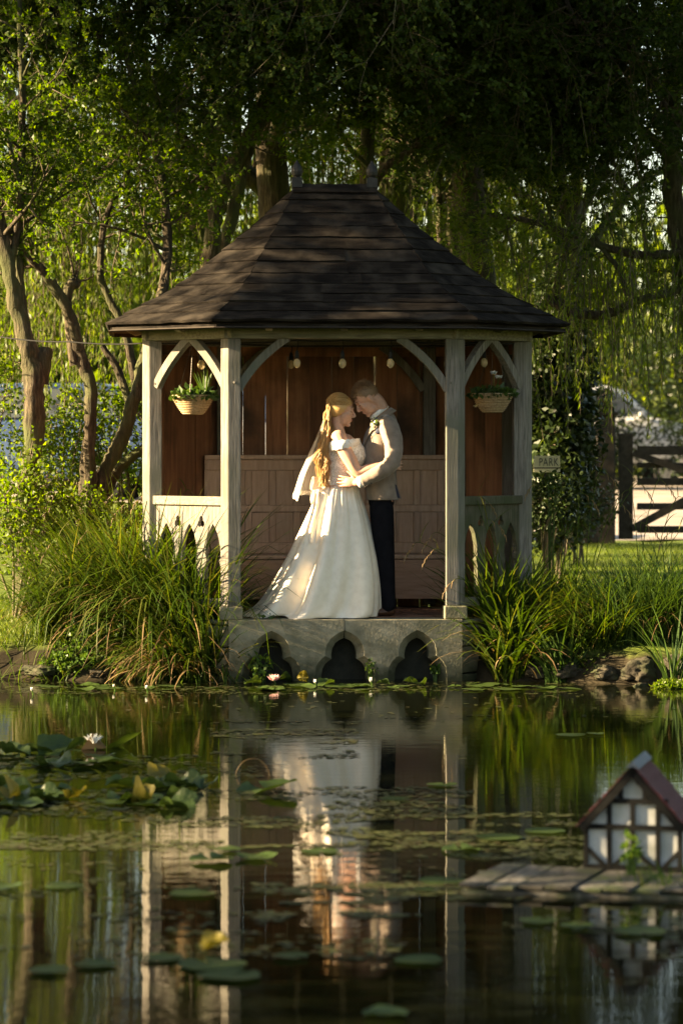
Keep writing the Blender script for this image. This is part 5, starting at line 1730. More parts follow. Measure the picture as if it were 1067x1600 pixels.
# floating weed fragments in drifts
r = np.random.default_rng(4)
def weed(name, label, boxes, size):
    Vs, n = [], 0
    K = 6
    C = []
    for (x0, x1, y0, y1, cnt) in boxes:
        px = r.uniform(x0, x1, cnt); py = r.uniform(y0, y1, cnt)
        d = CAM_H * FPX / (py - 690); X = (px - 533.5) * d / FPX; Yv = d - CAM_D
        keep = [noise.noise(Vector((a * 1.1, b * 2.2, 3))) + .5 * noise.noise(Vector((a * 4, b * 6, 8))) > -.02 for a, b in zip(X, Yv)]
        C.append(np.stack([X[keep], Yv[keep]], 1))
    C = np.concatenate(C); n = len(C)
    a = np.linspace(0, 2 * PI, K, endpoint=False)[None, :] + r.uniform(0, 6, (n, 1))
    rad = r.uniform(.4, 1.3, (n, K)) * r.uniform(size[0], size[1], (n, 1))
    V = np.stack([C[:, :1] + rad * np.cos(a), C[:, 1:] + rad * np.sin(a) * .8, np.full((n, K), .0035) + r.uniform(0, .0015, (n, 1))], -1)
    me = mesh_np(name, V.reshape(-1, 3), np.arange(n * K).reshape(n, K))
    return tag(link(name, me, M['weed']), label, kind='stuff')


weed('floating_weed', 'drifts of brown green weed scraps floating on the pond',
     [(330, 560, 1125, 1185, 2200), (380, 740, 1225, 1330, 3600), (-20, 420, 1180, 1330, 3800), (400, 720, 1380, 1440, 1500), (700, 1067, 1270, 1345, 1500), (0, 1067, 1300, 1500, 2200), (-20, 900, 1066, 1085, 1600), (200, 1067, 1080, 1130, 500)], (.006, .028))


# ================================================================== THE COUPLE
def skin_mat(name, c):
    m, nt, N, L, P = _nt(name)
    mp = _coords(N, L, (60, 60, 60), False)
    n1 = N.new('ShaderNodeTexNoise'); n1.inputs['Scale'].default_value = 1; n1.inputs['Detail'].default_value = 5
    L.new(mp.outputs[0], n1.inputs['Vector'])
    r1 = _ramp(N, [tuple(v * .86 for v in c), c, (min(1, c[0] * 1.08), c[1] * 1.02, c[2])], .3, .7)
    L.new(n1.outputs['Fac'], r1.inputs['Fac']); L.new(r1.outputs['Color'], P.inputs['Base Color'])
    P.inputs['Roughness'].default_value = .48
    P.inputs['Subsurface Weight'].default_value = .15
    P.inputs['Subsurface Radius'].default_value = (.02, .008, .004)
    P.inputs['Subsurface Scale'].default_value = .4
    return m


def cloth_mat(name, cols, weave=900, rough=.8, bump=.25, sheen=.3, spec=.2):
    m, nt, N, L, P = _nt(name)
    mp = _coords(N, L, (6, 6, 6), False)
    n1 = N.new('ShaderNodeTexNoise'); n1.inputs['Scale'].default_value = 3; n1.inputs['Detail'].default_value = 7
    L.new(mp.outputs[0], n1.inputs['Vector'])
    r1 = _ramp(N, cols, .3, .7); L.new(n1.outputs['Fac'], r1.inputs['Fac']); L.new(r1.outputs['Color'], P.inputs['Base Color'])
    P.inputs['Roughness'].default_value = rough; P.inputs['Sheen Weight'].default_value = sheen; P.inputs['Specular IOR Level'].default_value = spec
    mp2 = _coords(N, L, (weave, weave, weave), False)
    n2 = N.new('ShaderNodeTexNoise'); n2.inputs['Scale'].default_value = .3; n2.inputs['Detail'].default_value = 2
    L.new(mp2.outputs[0], n2.inputs['Vector'])
    bp = N.new('ShaderNodeBump'); bp.inputs['Strength'].default_value = bump; bp.inputs['Distance'].default_value = .002
    L.new(n2.outputs['Fac'], bp.inputs['Height']); L.new(bp.outputs[0], P.inputs['Normal'])
    return m


def hair_mat(name, cols, rough=.38):
    m, nt, N, L, P = _nt(name)
    g = N.new('ShaderNodeNewGeometry')
    r1 = _ramp(N, cols, 0, 1); L.new(g.outputs['Random Per Island'], r1.inputs['Fac']); L.new(r1.outputs['Color'], P.inputs['Base Color'])
    P.inputs['Roughness'].default_value = rough; P.inputs['Specular IOR Level'].default_value = .5
    return m


def lace_mat(name, c, lo=.42, hi=.60, sc=95):
    """openwork lace: thread where the pattern is dense, clear between"""
    m, nt, N, L, P = _nt(name)
    P.inputs['Base Color'].default_value = (*c, 1); P.inputs['Roughness'].default_value = .7
    mp = _coords(N, L, (sc, sc, sc), False)
    v = N.new('ShaderNodeTexVoronoi'); v.feature = 'DISTANCE_TO_EDGE'; v.inputs['Scale'].default_value = 1
    n1 = N.new('ShaderNodeTexNoise'); n1.inputs['Scale'].default_value = .35; n1.inputs['Detail'].default_value = 3
    L.new(mp.outputs[0], v.inputs['Vector']); L.new(mp.outputs[0], n1.inputs['Vector'])
    r1 = _ramp(N, [(1, 1, 1), (0, 0, 0)], .04, .16); L.new(v.outputs['Distance'], r1.inputs['Fac'])
    r2 = _ramp(N, [(0, 0, 0), (1, 1, 1)], lo, hi); L.new(n1.outputs['Fac'], r2.inputs['Fac'])
    mx = N.new('ShaderNodeMixRGB'); mx.blend_type = 'LIGHTEN'; mx.inputs['Fac'].default_value = 1
    L.new(r1.outputs['Color'], mx.inputs['Color1']); L.new(r2.outputs['Color'], mx.inputs['Color2'])
    t = N.new('ShaderNodeBsdfTransparent'); ms = N.new('ShaderNodeMixShader')
    L.new(mx.outputs[0], ms.inputs['Fac']); L.new(t.outputs[0], ms.inputs[1]); L.new(P.outputs[0], ms.inputs[2])
    L.new(ms.outputs[0], N['Material Output'].inputs['Surface'])
    return m


def veil_mat(name, dens):
    m, nt, N, L, P = _nt(name)
    d = N.new('ShaderNodeBsdfDiffuse'); d.inputs['Color'].default_value = (.86, .84, .80, 1)
    t = N.new('ShaderNodeBsdfTranslucent'); t.inputs['Color'].default_value = (.86, .84, .80, 1)
    a = N.new('ShaderNodeMixShader'); a.inputs['Fac'].default_value = .5
    L.new(d.outputs[0], a.inputs[1]); L.new(t.outputs[0], a.inputs[2])
    tr = N.new('ShaderNodeBsdfTransparent'); b = N.new('ShaderNodeMixShader'); b.inputs['Fac'].default_value = dens
    L.new(tr.outputs[0], b.inputs[1]); L.new(a.outputs[0], b.inputs[2])
    L.new(b.outputs[0], N['Material Output'].inputs['Surface'])
    return m


M['skin_b'] = skin_mat('skin_warm', (.56, .32, .225))
M['skin_g'] = skin_mat('skin_fair', (.55, .31, .225))
M['lip'] = skin_mat('lips', (.42, .15, .13))
M['satin'] = cloth_mat('ivory_satin', [(.74, .655, .54), (.80, .715, .60), (.84, .76, .65)], 500, .42, .08, 0, .4)
M['lace'] = lace_mat('ivory_lace', (.80, .77, .72))
M['lace_band'] = lace_mat('lace_band', (.80, .78, .74), .30, .40, 130)
M['suit'] = cloth_mat('taupe_wool', [(.19, .148, .118), (.23, .18, .145), (.27, .215, .175)], 420, .9, .5, .3, .1)
M['suit_dark'] = cloth_mat('taupe_wool_lapel', [(.155, .12, .096), (.19, .15, .12)], 420, .9, .5, .3, .1)
M['trouser'] = cloth_mat('black_wool', [(.006, .006, .008), (.010, .010, .013)], 500, .9, .3, 0, .06)
M['shirt'] = cloth_mat('white_cotton', [(.72, .72, .74), (.80, .80, .82)], 700, .8, .15, .1)
M['navy'] = cloth_mat('navy_silk', [(.012, .016, .038), (.02, .026, .055)], 700, .5, .1, .1)
M['shoe'] = mat('brown_leather', [(.05, .022, .012), (.085, .04, .022)], (20, 20, 20), .4, .1)
M['hair_b'] = hair_mat('blonde_hair', [(.32, .155, .048), (.45, .25, .085), (.58, .36, .15), (.36, .18, .055)])
M['hair_g'] = hair_mat('brown_hair', [(.17, .095, .050), (.24, .14, .075), (.30, .18, .10)], .55)
M['lash'] = mat('lashes', [(.02, .012, .008), (.03, .018, .012)], (9, 9, 9), .6, 0)
M['veil'] = veil_mat('veil_tulle', .34)
M['veil_hem'] = veil_mat('veil_lace_hem', .72)
M['pearl'] = mat('hair_comb', [(.6, .57, .5), (.8, .78, .72)], (60, 60, 60), .25, .2, spec=.8)

YP = .45


def pp(px, py, dy=0.0):
    """point on the couple's plane (measured at its own scale), shifted dy away"""
    p = at(px, py, YP); return Vector((p.x, YP + dy, p.z))


def PPM():
    return (YP + CAM_D) / FPX


def chain(mb, pts, rad, n=12):
    """closed tapered limb through points, with rounded joints"""
    q = catmull([(*p, r) for p, r in zip(pts, rad)], 4)
    mb.tube([Vector(v[:3]) for v in q], [float(v[3]) for v in q], n, True)
    for p, r in ((pts[0], rad[0]), (pts[-1], rad[-1])): mb.ell(p, (r, r, r), None, n, 7)


def head(mb, c, yaw, pitch, s=1.0, soft=1.0, ears=True):
    Rm = Matrix.Rotation(yaw, 3, 'Z') @ Matrix.Rotation(pitch, 3, 'Y')
    X = lambda p: c + Rm @ (Vector(p) * s)
    E = lambda p, r: mb.ell(X(p), tuple(v * s for v in r), Rm, 16, 11)
    E((-.012, 0, .035), (.098, .078, .086))
    E((.034, 0, -.030), (.058, .060, .088))
    E((.028, 0, -.076), (.054, .054 * soft, .040))
    E((.070, 0, -.099), (.021, .023, .019))
    E((.078, 0, .034), (.017, .050, .013))
    for y in (-1, 1):
        E((.058, y * .034, -.022), (.031, .025, .030))
        E((.074, y * .031, .010), (.014, .016, .011))
        if ears:
            E((-.008, y * .079, -.004), (.021, .009, .033))
            E((-.004, y * .083, .008), (.013, .008, .018))
        E((.092, y * .011, -.031), (.011, .009, .008))
    chain(mb, [X((.084, 0, .024)), X((.098, 0, .002)), X((.112, 0, -.022)), X((.103, 0, -.032))], [.008 * s, .009 * s, .0115 * s, .010 * s], 8)
    E((.086, 0, -.058), (.012, .022, .007))
    E((.084, 0, -.069), (.012, .019, .008))
    return X, Rm


def hand(mb, w, f, n, side=1, curl=.35, sc=1.0):
    w, f, n = Vector(w), Vector(f).normalized(), Vector(n)
    n = (n - f * n.dot(f)).normalized(); s = n.cross(f) * side
    Rm = Matrix((f, s, n)).transposed()
    mb.ell(w + f * .048 * sc, (.052 * sc, .040 * sc, .016 * sc), Rm, 12, 8)
    mb.ell(w + f * .006 * sc, (.03 * sc, .028 * sc, .020 * sc), Rm, 12, 8)
    for o, L_, r in ((.033, .070, .0088), (.012, .080, .0092), (-.010, .075, .0088), (-.031, .058, .0078)):
        p = w + f * .082 * sc + s * o * sc
        d0 = (f + s * o * 3.2).normalized()
        pts = [p - f * .02 * sc, p]
        a = 0
        for k, fr in enumerate((.45, .32, .26)):
            a += curl * (.6, 1.0, .9)[k]
            p = p + (d0 * math.cos(a) + n * math.sin(a)) * L_ * fr * sc; pts.append(p)
        chain(mb, pts, [r * sc, r * sc, r * .95 * sc, r * .9 * sc, r * .78 * sc], 8)
    p = w + f * .022 * sc + s * .030 * sc
    d = (f * .65 + s * .75 + n * .15).normalized()
    pts = [p - d * .01, p + d * .028 * sc, p + d * .05 * sc + f * .006, p + d * .066 * sc + f * .018 * sc]
    chain(mb, pts, [.013 * sc, .011 * sc, .0095 * sc, .008 * sc], 8)


def loft_px(rows, dy, n=48, expo=2.0, fold=None, zmin=None):
    """rows: (py, xl, xr, half depth[, dy shift]) -> rings round a body; fold(angle, t) scales the radius"""
    rings = []
    N_ = len(rows)
    for j, row in enumerate(rows):
        py, xl, xr, ry = row[:4]; sh = row[4] if len(row) > 4 else 0
        c = pp((xl + xr) / 2, py, dy + sh); rx = (xr - xl) / 2 * PPM()
        ring = []
        for k in range(n):
            a = 2 * PI * k / n
            ca, sa = math.cos(a), math.sin(a)
            e = 2 / expo
            x = math.copysign(abs(ca) ** e, ca); y = math.copysign(abs(sa) ** e, sa)
            m = 1.0 if fold is None else fold(a, j / (N_ - 1))
            p = Vector((c.x + rx * x * m, c.y + ry * y * m, c.z))
            if zmin is not None: p.z = max(p.z, zmin)
            ring.append(p)
        rings.append(ring)
    return rings


def dense(rows, n=5):
    return [tuple(float(v) for v in r) for r in catmull(rows, n)]


def rel(T, mb):
    b = T.location
    mb.v = [(x - b.x, y - b.y, z - b.z) for x, y, z in mb.v]
    return mb


# ------------------------------------------------------------------ bride
bl = pp(510, 962.5)
BR = thing('person', 'bride in ivory off shoulder gown and veil, forehead resting against the man', 'person', (bl.x, YP, FLOOR))
mb = MB()
hc = pp(533, 642, .0)
X, Rb = head(mb, hc, R(-4), R(9), .97, .92, False)
chain(mb, [X((-.022, 0, -.03)), pp(527, 663), pp(530, 682)], [.050, .046, .055])
mb.ell(pp(531, 690), (.085, .155, .050)); mb.ell(pp(537, 700), (.120, .135, .075))
mb.ell(pp(552, 706, -.055), (.066, .06, .055)); mb.ell(pp(552, 706, .055), (.066, .06, .055))
chain(mb, [pp(536, 700), pp(533, 730), pp(531, 757)], [.115, .105, .10])
chain(mb, [pp(529, 756), pp(526, 800), pp(526, 840)], [.11, .13, .10])
for dy in (-.07, .07): chain(mb, [pp(527, 810, dy), pp(528, 880, dy), pp(527, 945, dy), pp(535, 957, dy)], [.08, .055, .04, .035])
chain(mb, [pp(529, 684, -.135), pp(535, 697, -.160), pp(547, 719, -.175), pp(559, 737, -.178), pp(575, 733, -.185), pp(592, 729, -.185), pp(606, 727, -.165)], [.060, .059, .053, .045, .041, .036, .029])
hand(mb, pp(606, 727, -.165), (1, .45, 0), (-.2, 1, 0), -1, .35, .9)
chain(mb, [pp(529, 684, .135), pp(545, 712, .19), pp(562, 735, .25), pp(590, 728, .32), pp(606, 722, .30)], [.055, .046, .039, .033, .026])
hand(mb, pp(606, 722, .30), (1, -.5, 0), (0, -1, 0), 1, .35, .9)
remesh_build('body', rel(BR, mb), M['skin_b'], BR, .0048, 5)
# face details
def face_bits(T, X, s, lipmat, browcol):
    m = MB()
    m.ell(X((.0905, 0, -.058)), (.0085 * s, .019 * s, .0048 * s), None, 10, 6); m.ell(X((.0885, 0, -.067)), (.0085 * s, .016 * s, .0055 * s), None, 10, 6)
    rel(T, m).build('lips', lipmat, T, True)
    for y in (-1, 1):
        m = MB(); m.tube([X((.084, y * .018, .007)), X((.0875, y * .031, .002)), X((.079, y * .044, .006))], .0022 * s, 5); rel(T, m).build('eyelashes', M['lash'], T)
        m = MB(); m.tube([X((.0945, y * .014, .036)), X((.092, y * .032, .043)), X((.076, y * .048, .037))], [.0030 * s, .0036 * s, .0018 * s], 5); rel(T, m).build('eyebrow', browcol, T)


face_bits(BR, X, .97, M['lip'], M['hair_g'])


def hair_cap(T, X, cond, matl, gr=1.0, c=(-.016, 0, .040), r=(.104, .085, .088), name='hair'):
    m = MB(); n, k = 40, 26
    idx = {}
    pts = []
    for i in range(k + 1):
        th = PI * i / k
        for j in range(n):
            a = 2 * PI * j / n
            d = Vector((math.sin(th) * math.cos(a), math.sin(th) * math.sin(a), math.cos(th)))
            kx = 1 + .03 * noise.noise(d * 6)
            pts.append(Vector((c[0] + r[0] * d.x * gr * kx, c[1] + r[1] * d.y * gr * kx, c[2] + r[2] * d.z * gr * kx)))
    V = [X(p) for p in pts]; F_ = []
    for i in range(k):
        for j in range(n):
            q = (i * n + j, i * n + (j + 1) % n, (i + 1) * n + (j + 1) % n, (i + 1) * n + j)
            ctr = sum((pts[v] for v in q), Vector()) / 4
            if cond(ctr): F_.append(q)
    m.v = [tuple(v) for v in V]; m.f = F_
    rel(T, m)
    me = m.mesh(name)
    return link(name, me, matl, T, True), pts


def b_cond(p):
    return p.z > -.035 - .5 * max(0, -p.x) + max(0, p.x + .005) * 1.25


cap_o, _ = hair_cap(BR, X, b_cond, M['hair_b'], 1.0, (-.018, 0, .030), (.108, .090, .104))
rh = random.Random(77)
m = MB()
for i in range(620):
    lock = rh.randrange(16)
    lr = random.Random(lock)
    ph, am = lr.uniform(0, 6.28), lr.uniform(.008, .016)
    lx, ldy = lr.uniform(-6, 8), lr.uniform(-.15, .04)
    th, a = rh.uniform(.15, 1.5), rh.uniform(-2.6, 2.6)
    a += PI
    d = Vector((math.sin(th) * math.cos(a), math.sin(th) * math.sin(a), math.cos(th)))
    p0 = Vector((-.016 + .114 * d.x, .094 * d.y, .042 + .097 * d.z))
    if p0.x > .05: p0.x = .05
    p0m = Vector((-.085, p0.y * .75, .02 + .35 * p0.z))
    side = p0.y
    def onhead(v, k):
        c_, r_ = Vector((-.018, 0, .030)), Vector((.108, .090, .104))
        d_ = Vector(((v.x - c_.x) / r_.x, (v.y - c_.y) / r_.y, (v.z - c_.z) / r_.z)); d_ = d_ / max(d_.length, 1e-6) * k
        return Vector((c_.x + d_.x * r_.x, c_.y + d_.y * r_.y, c_.z + d_.z * r_.z))
    kk = rh.uniform(1.0, 1.05)
    pts = [X(onhead(p0, kk)), X(onhead(p0 * .72 + p0m * .28, kk + .02)), X(onhead(p0 * .4 + p0m * .6, kk + .03))]
    pts.append(X(p0m * 1.16 + Vector((0, 0, -.01))))
    pts += [pp(511 + lx * .5 + rh.gauss(0, 1.5), 668 + rh.gauss(0, 2), ldy * .8 + rh.gauss(0, .01)),
            pp(507.5 + lx * .8 + rh.gauss(0, 1.5), 694, ldy + rh.gauss(0, .008)), pp(504.5 + lx + rh.gauss(0, 1.5), 722, ldy * 1.05 + rh.gauss(0, .008))]
    end = rh.uniform(738, 762) if rh.random() < .8 else rh.uniform(700, 735)
    pts.append(pp(505 + lx * 1.1 + rh.gauss(0, 2), end, ldy * 1.0 + rh.gauss(0, .008)))
    q = [Vector(v) for v in catmull(pts, 4)]
    nq = len(q)
    ph += rh.gauss(0, .55)
    if i % 7 == 0:
        am *= 1.7; lx += rh.gauss(0, 3)
        for k in range(nq): q[k] += Vector((rh.gauss(0, .0015), rh.gauss(0, .0015), 0)) + Vector((lr.gauss(0, .012), -abs(lr.gauss(0, .01)), 0)) * (k / nq)
    for k in range(nq):
        t = max(0, (k / nq - .35)) / .65
        q[k] += Vector((math.sin(ph + t * 16), math.cos(ph + t * 16) * .6, 0)) * am * min(1, t * 2)
    m.tube(q, [.0027 * (1 - .55 * (k / nq) ** 3) for k in range(nq)], 3, False)
ho = rel(BR, m).build('long_wavy_hair', M['hair_b'], BR, True); ho['kind'] = 'stuff'
m = MB()
for k in range(16):
    t = k / 15; p = X(Vector((-.098 - .012 * math.sin(t * PI), -.062 + .10 * t, .018 + .012 * math.sin(t * PI))) * 1.06)
    m.ell(p, (.008, .008, .009), None, 8, 5); m.ell(p + Vector((-.004, 0, -.012)), (.006, .006, .006), None, 7, 5)
co = rel(BR, m).build('hair_comb', M['pearl'], BR, True); co['kind'] = 'stuff'

# gown
bod = dense([(691, 514, 562, .132), (700, 512, 569, .142), (708, 511, 571, .146), (716, 511, 571, .140), (730, 511, 564, .126), (744, 510, 558, .116), (758, 508, 556, .116)], 4)
m = MB(); m.rings(loft_px(bod, .0, 48, 2.1, lambda a, t: 1 + .008 * math.sin(9 * a + 6 * t)), False)
rel(BR, m).build('bodice', M['satin'], BR, True)
m = MB(); m.rings(loft_px([(r[0] - (4 if i == 0 else 0), r[1] - 1, r[2] + 1, r[3] + .004) for i, r in enumerate(bod)], .0, 48, 2.1), False)
rel(BR, m).build('bodice_lace', M['lace'], BR, True)
rings = []
for zz in (0, .33, .66, 1):
    ring = []
    for k in range(64):
        a = 2 * PI * k / 64
        w = 1 + .05 * math.sin(zz * PI)
        ring.append(pp(536.5 + 25.5 * math.cos(a) * w, 694 - 4 * math.cos(a) + (zz - .5) * (14 - 4 * max(0, math.cos(a)) + 1.5 * math.sin(18 * a)), .232 * math.sin(a) * w))
    rings.append(ring)
m = MB(); m.rings(rings, False); rel(BR, m).build('lace_shoulder_band', M['lace_band'], BR, True)
sk = dense([(756, 507, 557, .118), (764, 499, 560, .145), (778, 492, 564, .175), (800, 482, 572, .21), (834, 466, 582, .26), (868, 450, 591, .31), (902, 431, 597, .352), (929, 416, 599.5, .38), (945, 404, 600, .395), (954, 393, 599.5, .41), (959, 384, 598.5, .42), (961.6, 374, 597, .425)], 5)
fr = random.Random(12)
waves = [(fr.choice([5, 7, 8, 11, 13, 17]), fr.uniform(0, 6.28), fr.uniform(.4, 1)) for _ in range(7)]


def skirt_fold(a, t):
    s = 0
    for f_, p_, w_ in waves: s += w_ * math.sin(f_ * a + p_ + .5 * math.sin(3 * t + p_))
    s /= 3.0
    s = math.copysign(abs(s) ** .8, s)
    A = .07 * sm(0, .10, t) + .16 * sm(.1, .9, t)
    pl = .022 * math.sin(34 * a + 2 * math.sin(2 * a)) * sm(0, .03, t) * (1 - sm(.1, .5, t))     # small gathers at the waist
    pl += .034 * sm(.04, .5, t) * math.sin(17 * a + 1.3 * math.sin(2 * a + 1) + .8 * t) * (.6 + .4 * math.sin(3 * a + 2))
    ed = 1 - abs(math.cos(a)) ** 6
    return 1 + (A * s + pl) * (.35 + .65 * ed)


m = MB(); R_ = loft_px(sk, .02, 200, 2.0, skirt_fold, FLOOR + .004)
N_ = len(R_)
for j in range(N_ - 8, N_):          # the hem ripples where it lies on the floor
    for k, p in enumerate(R_[j]):
        a = 2 * PI * k / 200; t = (j - (N_ - 9)) / 8
        p.z = max(FLOOR + .004, p.z + .018 * t * (1 - t * .6) * (math.sin(9 * a + 1) + .6 * math.sin(17 * a)) * (1.6 if math.cos(a) < 0 else .5))
m.rings(R_, False)
rel(BR, m).build('skirt', M['satin'], BR, True)
# bow and bustle at the back of the waist
for dx, sgn, nm in ((0, 1, 'bow_loop'), (0, -1, 'bow_loop')):
    rings = []
    for i in range(13):
        t = i / 12; ang = t * PI
        cx, cz, cd = 501 - 15 * math.sin(ang) * .9, 764 + sgn * 5 + 14 * t * (1 if sgn > 0 else -.55), -.055 - .045 * math.sin(ang) + .02 * sgn
        w = .016 + .034 * math.sin(ang) ** .7
        rings.append([pp(cx, cz, cd) + Vector((.25 * w * math.cos(b), .8 * w * math.sin(b) * .6, w * math.sin(b + .5))) for b in np.linspace(0, 2 * PI, 14, endpoint=False)])
    m = MB(); m.rings(rings); rel(BR, m).build(nm, M['satin'], BR, True)
m = MB(); m.ell(pp(500, 765, -.075), (.026, .024, .022), None, 12, 8); rel(BR, m).build('bow_knot', M['satin'], BR, True)
rings = []
for i in range(12):
    t = i / 11
    rings.append([pp(497 - 12 * t + dx * (5 + 5 * t) + 1.5 * math.sin(6 * t), 768 + 78 * t + dx * dx * 2, -.10 - .10 * t - .02 * math.cos(dx * 5)) for dx in np.linspace(-1, 1, 9)])
m = MB(); m.rings(rings, False, False); rel(BR, m).build('bow_tail', M['satin'], BR, True)

# veil
def veil_pt(u, v, out=0.0):
    ph = (-.22 + .72 * u) * PI
    py = 644 + (772 - 644) * v
    L_ = float(np.interp(v, [0, .1, .4, .75, 1], [512, 505, 488, 468, 458.5]))
    R2 = float(np.interp(v, [0, .1, .4, .75, 1], [515, 513, 509, 504, 499]))
    f = 1 + .10 * math.sin(15 * u + 2 * v) * v + .05 * math.sin(31 * u) * v
    px = R2 - (R2 - L_) * math.cos(ph) * (1 + (f - 1) * .5)
    dy = (.05 + .19 * v) * math.sin(ph) * f
    py += v * (6 * math.cos(u * 3) + 8 * (1 - math.cos(ph)))
    return pp(px, py, dy - .0)


m = MB(); m.rings([[veil_pt(k / 70, j / 26) for k in range(71)] for j in range(27)], False, False)
vo = rel(BR, m).build('veil', M['veil'], BR, True)
m = MB(); m.rings([[veil_pt(k / 140, .965 + j * .012 + (.008 * abs(math.sin(k * .45)) if j == 4 else 0)) + Vector((-.002, -.002, 0)) for k in range(141)] for j in range(5)], False, False)
rel(BR, m).build('lace_hem', M['veil_hem'], vo, True)

# ------------------------------------------------------------------ groom
gl = pp(602, 962.5)
GR = thing('person', 'man in taupe jacket and black trousers bowing his head, hand on her waist', 'person', (gl.x, YP + .08, FLOOR))
GD = .08
mb = MB()
hg = pp(573.5, 623.5, .012)
XG, Rg = head(mb, hg, PI + R(14), R(41), 1.0, 1.08)
chain(mb, [XG((-.030, 0, -.005)), XG((-.045, 0, -.07)), pp(600, 652, .07), pp(604, 672, GD)], [.060, .060, .066, .085])
chain(mb, [pp(598, 672, GD), pp(596, 700, GD), pp(595, 745, GD), pp(597, 785, GD)], [.085, .11, .105, .09])
for dy in (-.06, .06): chain(mb, [pp(598, 672, GD + dy), pp(596, 710, GD + dy), pp(597, 785, GD + dy)], [.07, .10, .085])
for dy in (-.095, .095): chain(mb, [pp(597, 792, GD + dy), pp(602, 868, GD + dy), pp(606, 948, GD + dy)], [.075, .05, .04])
chain(mb, [pp(606, 670, -.09), pp(613, 695, -.18), pp(608, 724, -.235), pp(585, 740, -.225), pp(564, 752, -.195), pp(556, 754, -.180)], [.055, .048, .042, .037, .029, .026])
hand(mb, pp(557, 754, -.180), (-1, .16, .10), (.1, 1, 0), 1, .22, 1.0)
chain(mb, [pp(606, 670, .25), pp(605, 700, .33), pp(585, 728, .34), pp(550, 745, .26), pp(525, 753, .17), pp(519, 754, .15)], [.055, .048, .042, .036, .029, .026])
hand(mb, pp(519, 754, .15), (-1, -.65, .05), (.5, -1, 0), -1, .25, 1.0)
remesh_build('body', rel(GR, mb), M['skin_g'], GR, .0048, 5)
face_bits(GR, XG, 1.0, M['lip'], M['hair_g'])


def g_cond(p):
    lim = -.01 + max(0, p.x - .0) * .95 if p.x > -.01 else -.01 - .45 * (-.01 - p.x)
    return p.z > lim + (.030 if abs(p.y) > .045 and p.x > -.05 else 0)


hcap, pts = hair_cap(GR, XG, g_cond, M['hair_g'], 1.0, (-.012, 0, .036), (.0990, .0790, .0865))
m = MB()
rh = random.Random(9)
cand = [p for p in pts if g_cond(p)]
for i in range(1500):
    p = rh.choice(cand) + Vector((rh.gauss(0, .004), rh.gauss(0, .004), rh.gauss(0, .004)))
    if not g_cond(p): continue
    nrm = (p - Vector((-.015, 0, .03))).normalized()
    top = sm(.05, .11, p.z)
    L_ = .006 + .020 * top
    d = (nrm * (.45 + .5 * top) + Vector((.55 * top - .1, rh.gauss(0, .2), .5 - .8 * (1 - top))) * .8 + Vector((rh.gauss(0, .15), 0, 0))).normalized()
    m.tube([XG(p), XG(p + d * L_ * .6), XG(p + d * L_ + Vector((-.3 * L_, 0, 0)) * top)], [.0020, .0017, .0006], 3, False)
ho = rel(GR, m).build('cropped_hair', M['hair_g'], GR, True); ho['kind'] = 'stuff'

JK = [(643, 599, 613, .060), (648, 594, 616, .095), (655, 587, 619.5, .155), (664, 580, 622, .190), (676, 573, 624, .202), (692, 569, 624.5, .202), (710, 568, 622.5, .194), (728, 568, 620, .186), (746, 569, 619, .182), (763, 571, 620.5, .19), (781, 573.5, 623.5, .198)]
JD = dense(JK, 5)
m = MB()
def jfold(a, t):
    return 1 + .010 * math.sin(5 * a + 14 * t) * math.sin(3 * t * PI) + .008 * math.sin(11 * t * 3 + 2 * a)
m.rings(loft_px(JD, GD, 56, 2.35, jfold), True)
rel(GR, m).build('jacket', M['suit'], GR, True)


def jsurf(py, phi, off=.0):
    xs = [r[0] for r in JD]
    xl = float(np.interp(py, xs, [r[1] for r in JD])); xr = float(np.interp(py, xs, [r[2] for r in JD])); ry = float(np.interp(py, xs, [r[3] for r in JD]))
    c = pp((xl + xr) / 2, py, GD); rx = (xr - xl) / 2 * PPM()
    a = R(phi); e = 2 / 2.35
    x = -math.copysign(abs(math.cos(a)) ** e, math.cos(a)); y = -math.copysign(abs(math.sin(a)) ** e, math.sin(a))
    nr = Vector((x / rx, y / ry, 0)).normalized()
    return Vector((c.x + rx * x, c.y + ry * y, c.z)) + nr * off


def surfpatch(name, rows, off, matl, parent, nu=8):
    rows = dense(rows, 4)
    front = [[jsurf(r[0], r[1] + (r[2] - r[1]) * k / nu, off) for k in range(nu + 1)] for r in rows]
    m = MB(); m.rings(front, False, False)
    o = rel(GR, m).build(name, matl, parent, True)
    md = o.modifiers.new('s', 'SOLIDIFY'); md.thickness = .004; md.offset = -1
    return o


surfpatch('shirt_front', [(648, -30, 58), (660, -22, 40), (690, -14, 22), (714, -3, 6)], .005, M['shirt'], GR)
surfpatch('tie', [(650, -2, 22), (664, -2, 16), (690, -2, 12), (712, -1, 5)], .011, M['navy'], GR)
surfpatch('lapel', [(648, 52, 96), (658, 40, 74), (666, 30, 70), (671, 26, 64), (674, 24, 52), (692, 16, 34), (714, 4, 12)], .016, M['suit_dark'], GR)
surfpatch('lapel', [(650, -60, -34), (670, -44, -24), (692, -30, -16), (714, -10, -3)], .016, M['suit_dark'], GR)
surfpatch('pocket_square', [(668, 70, 80), (673, 66, 86), (677, 66, 86)], .010, M['navy'], GR)
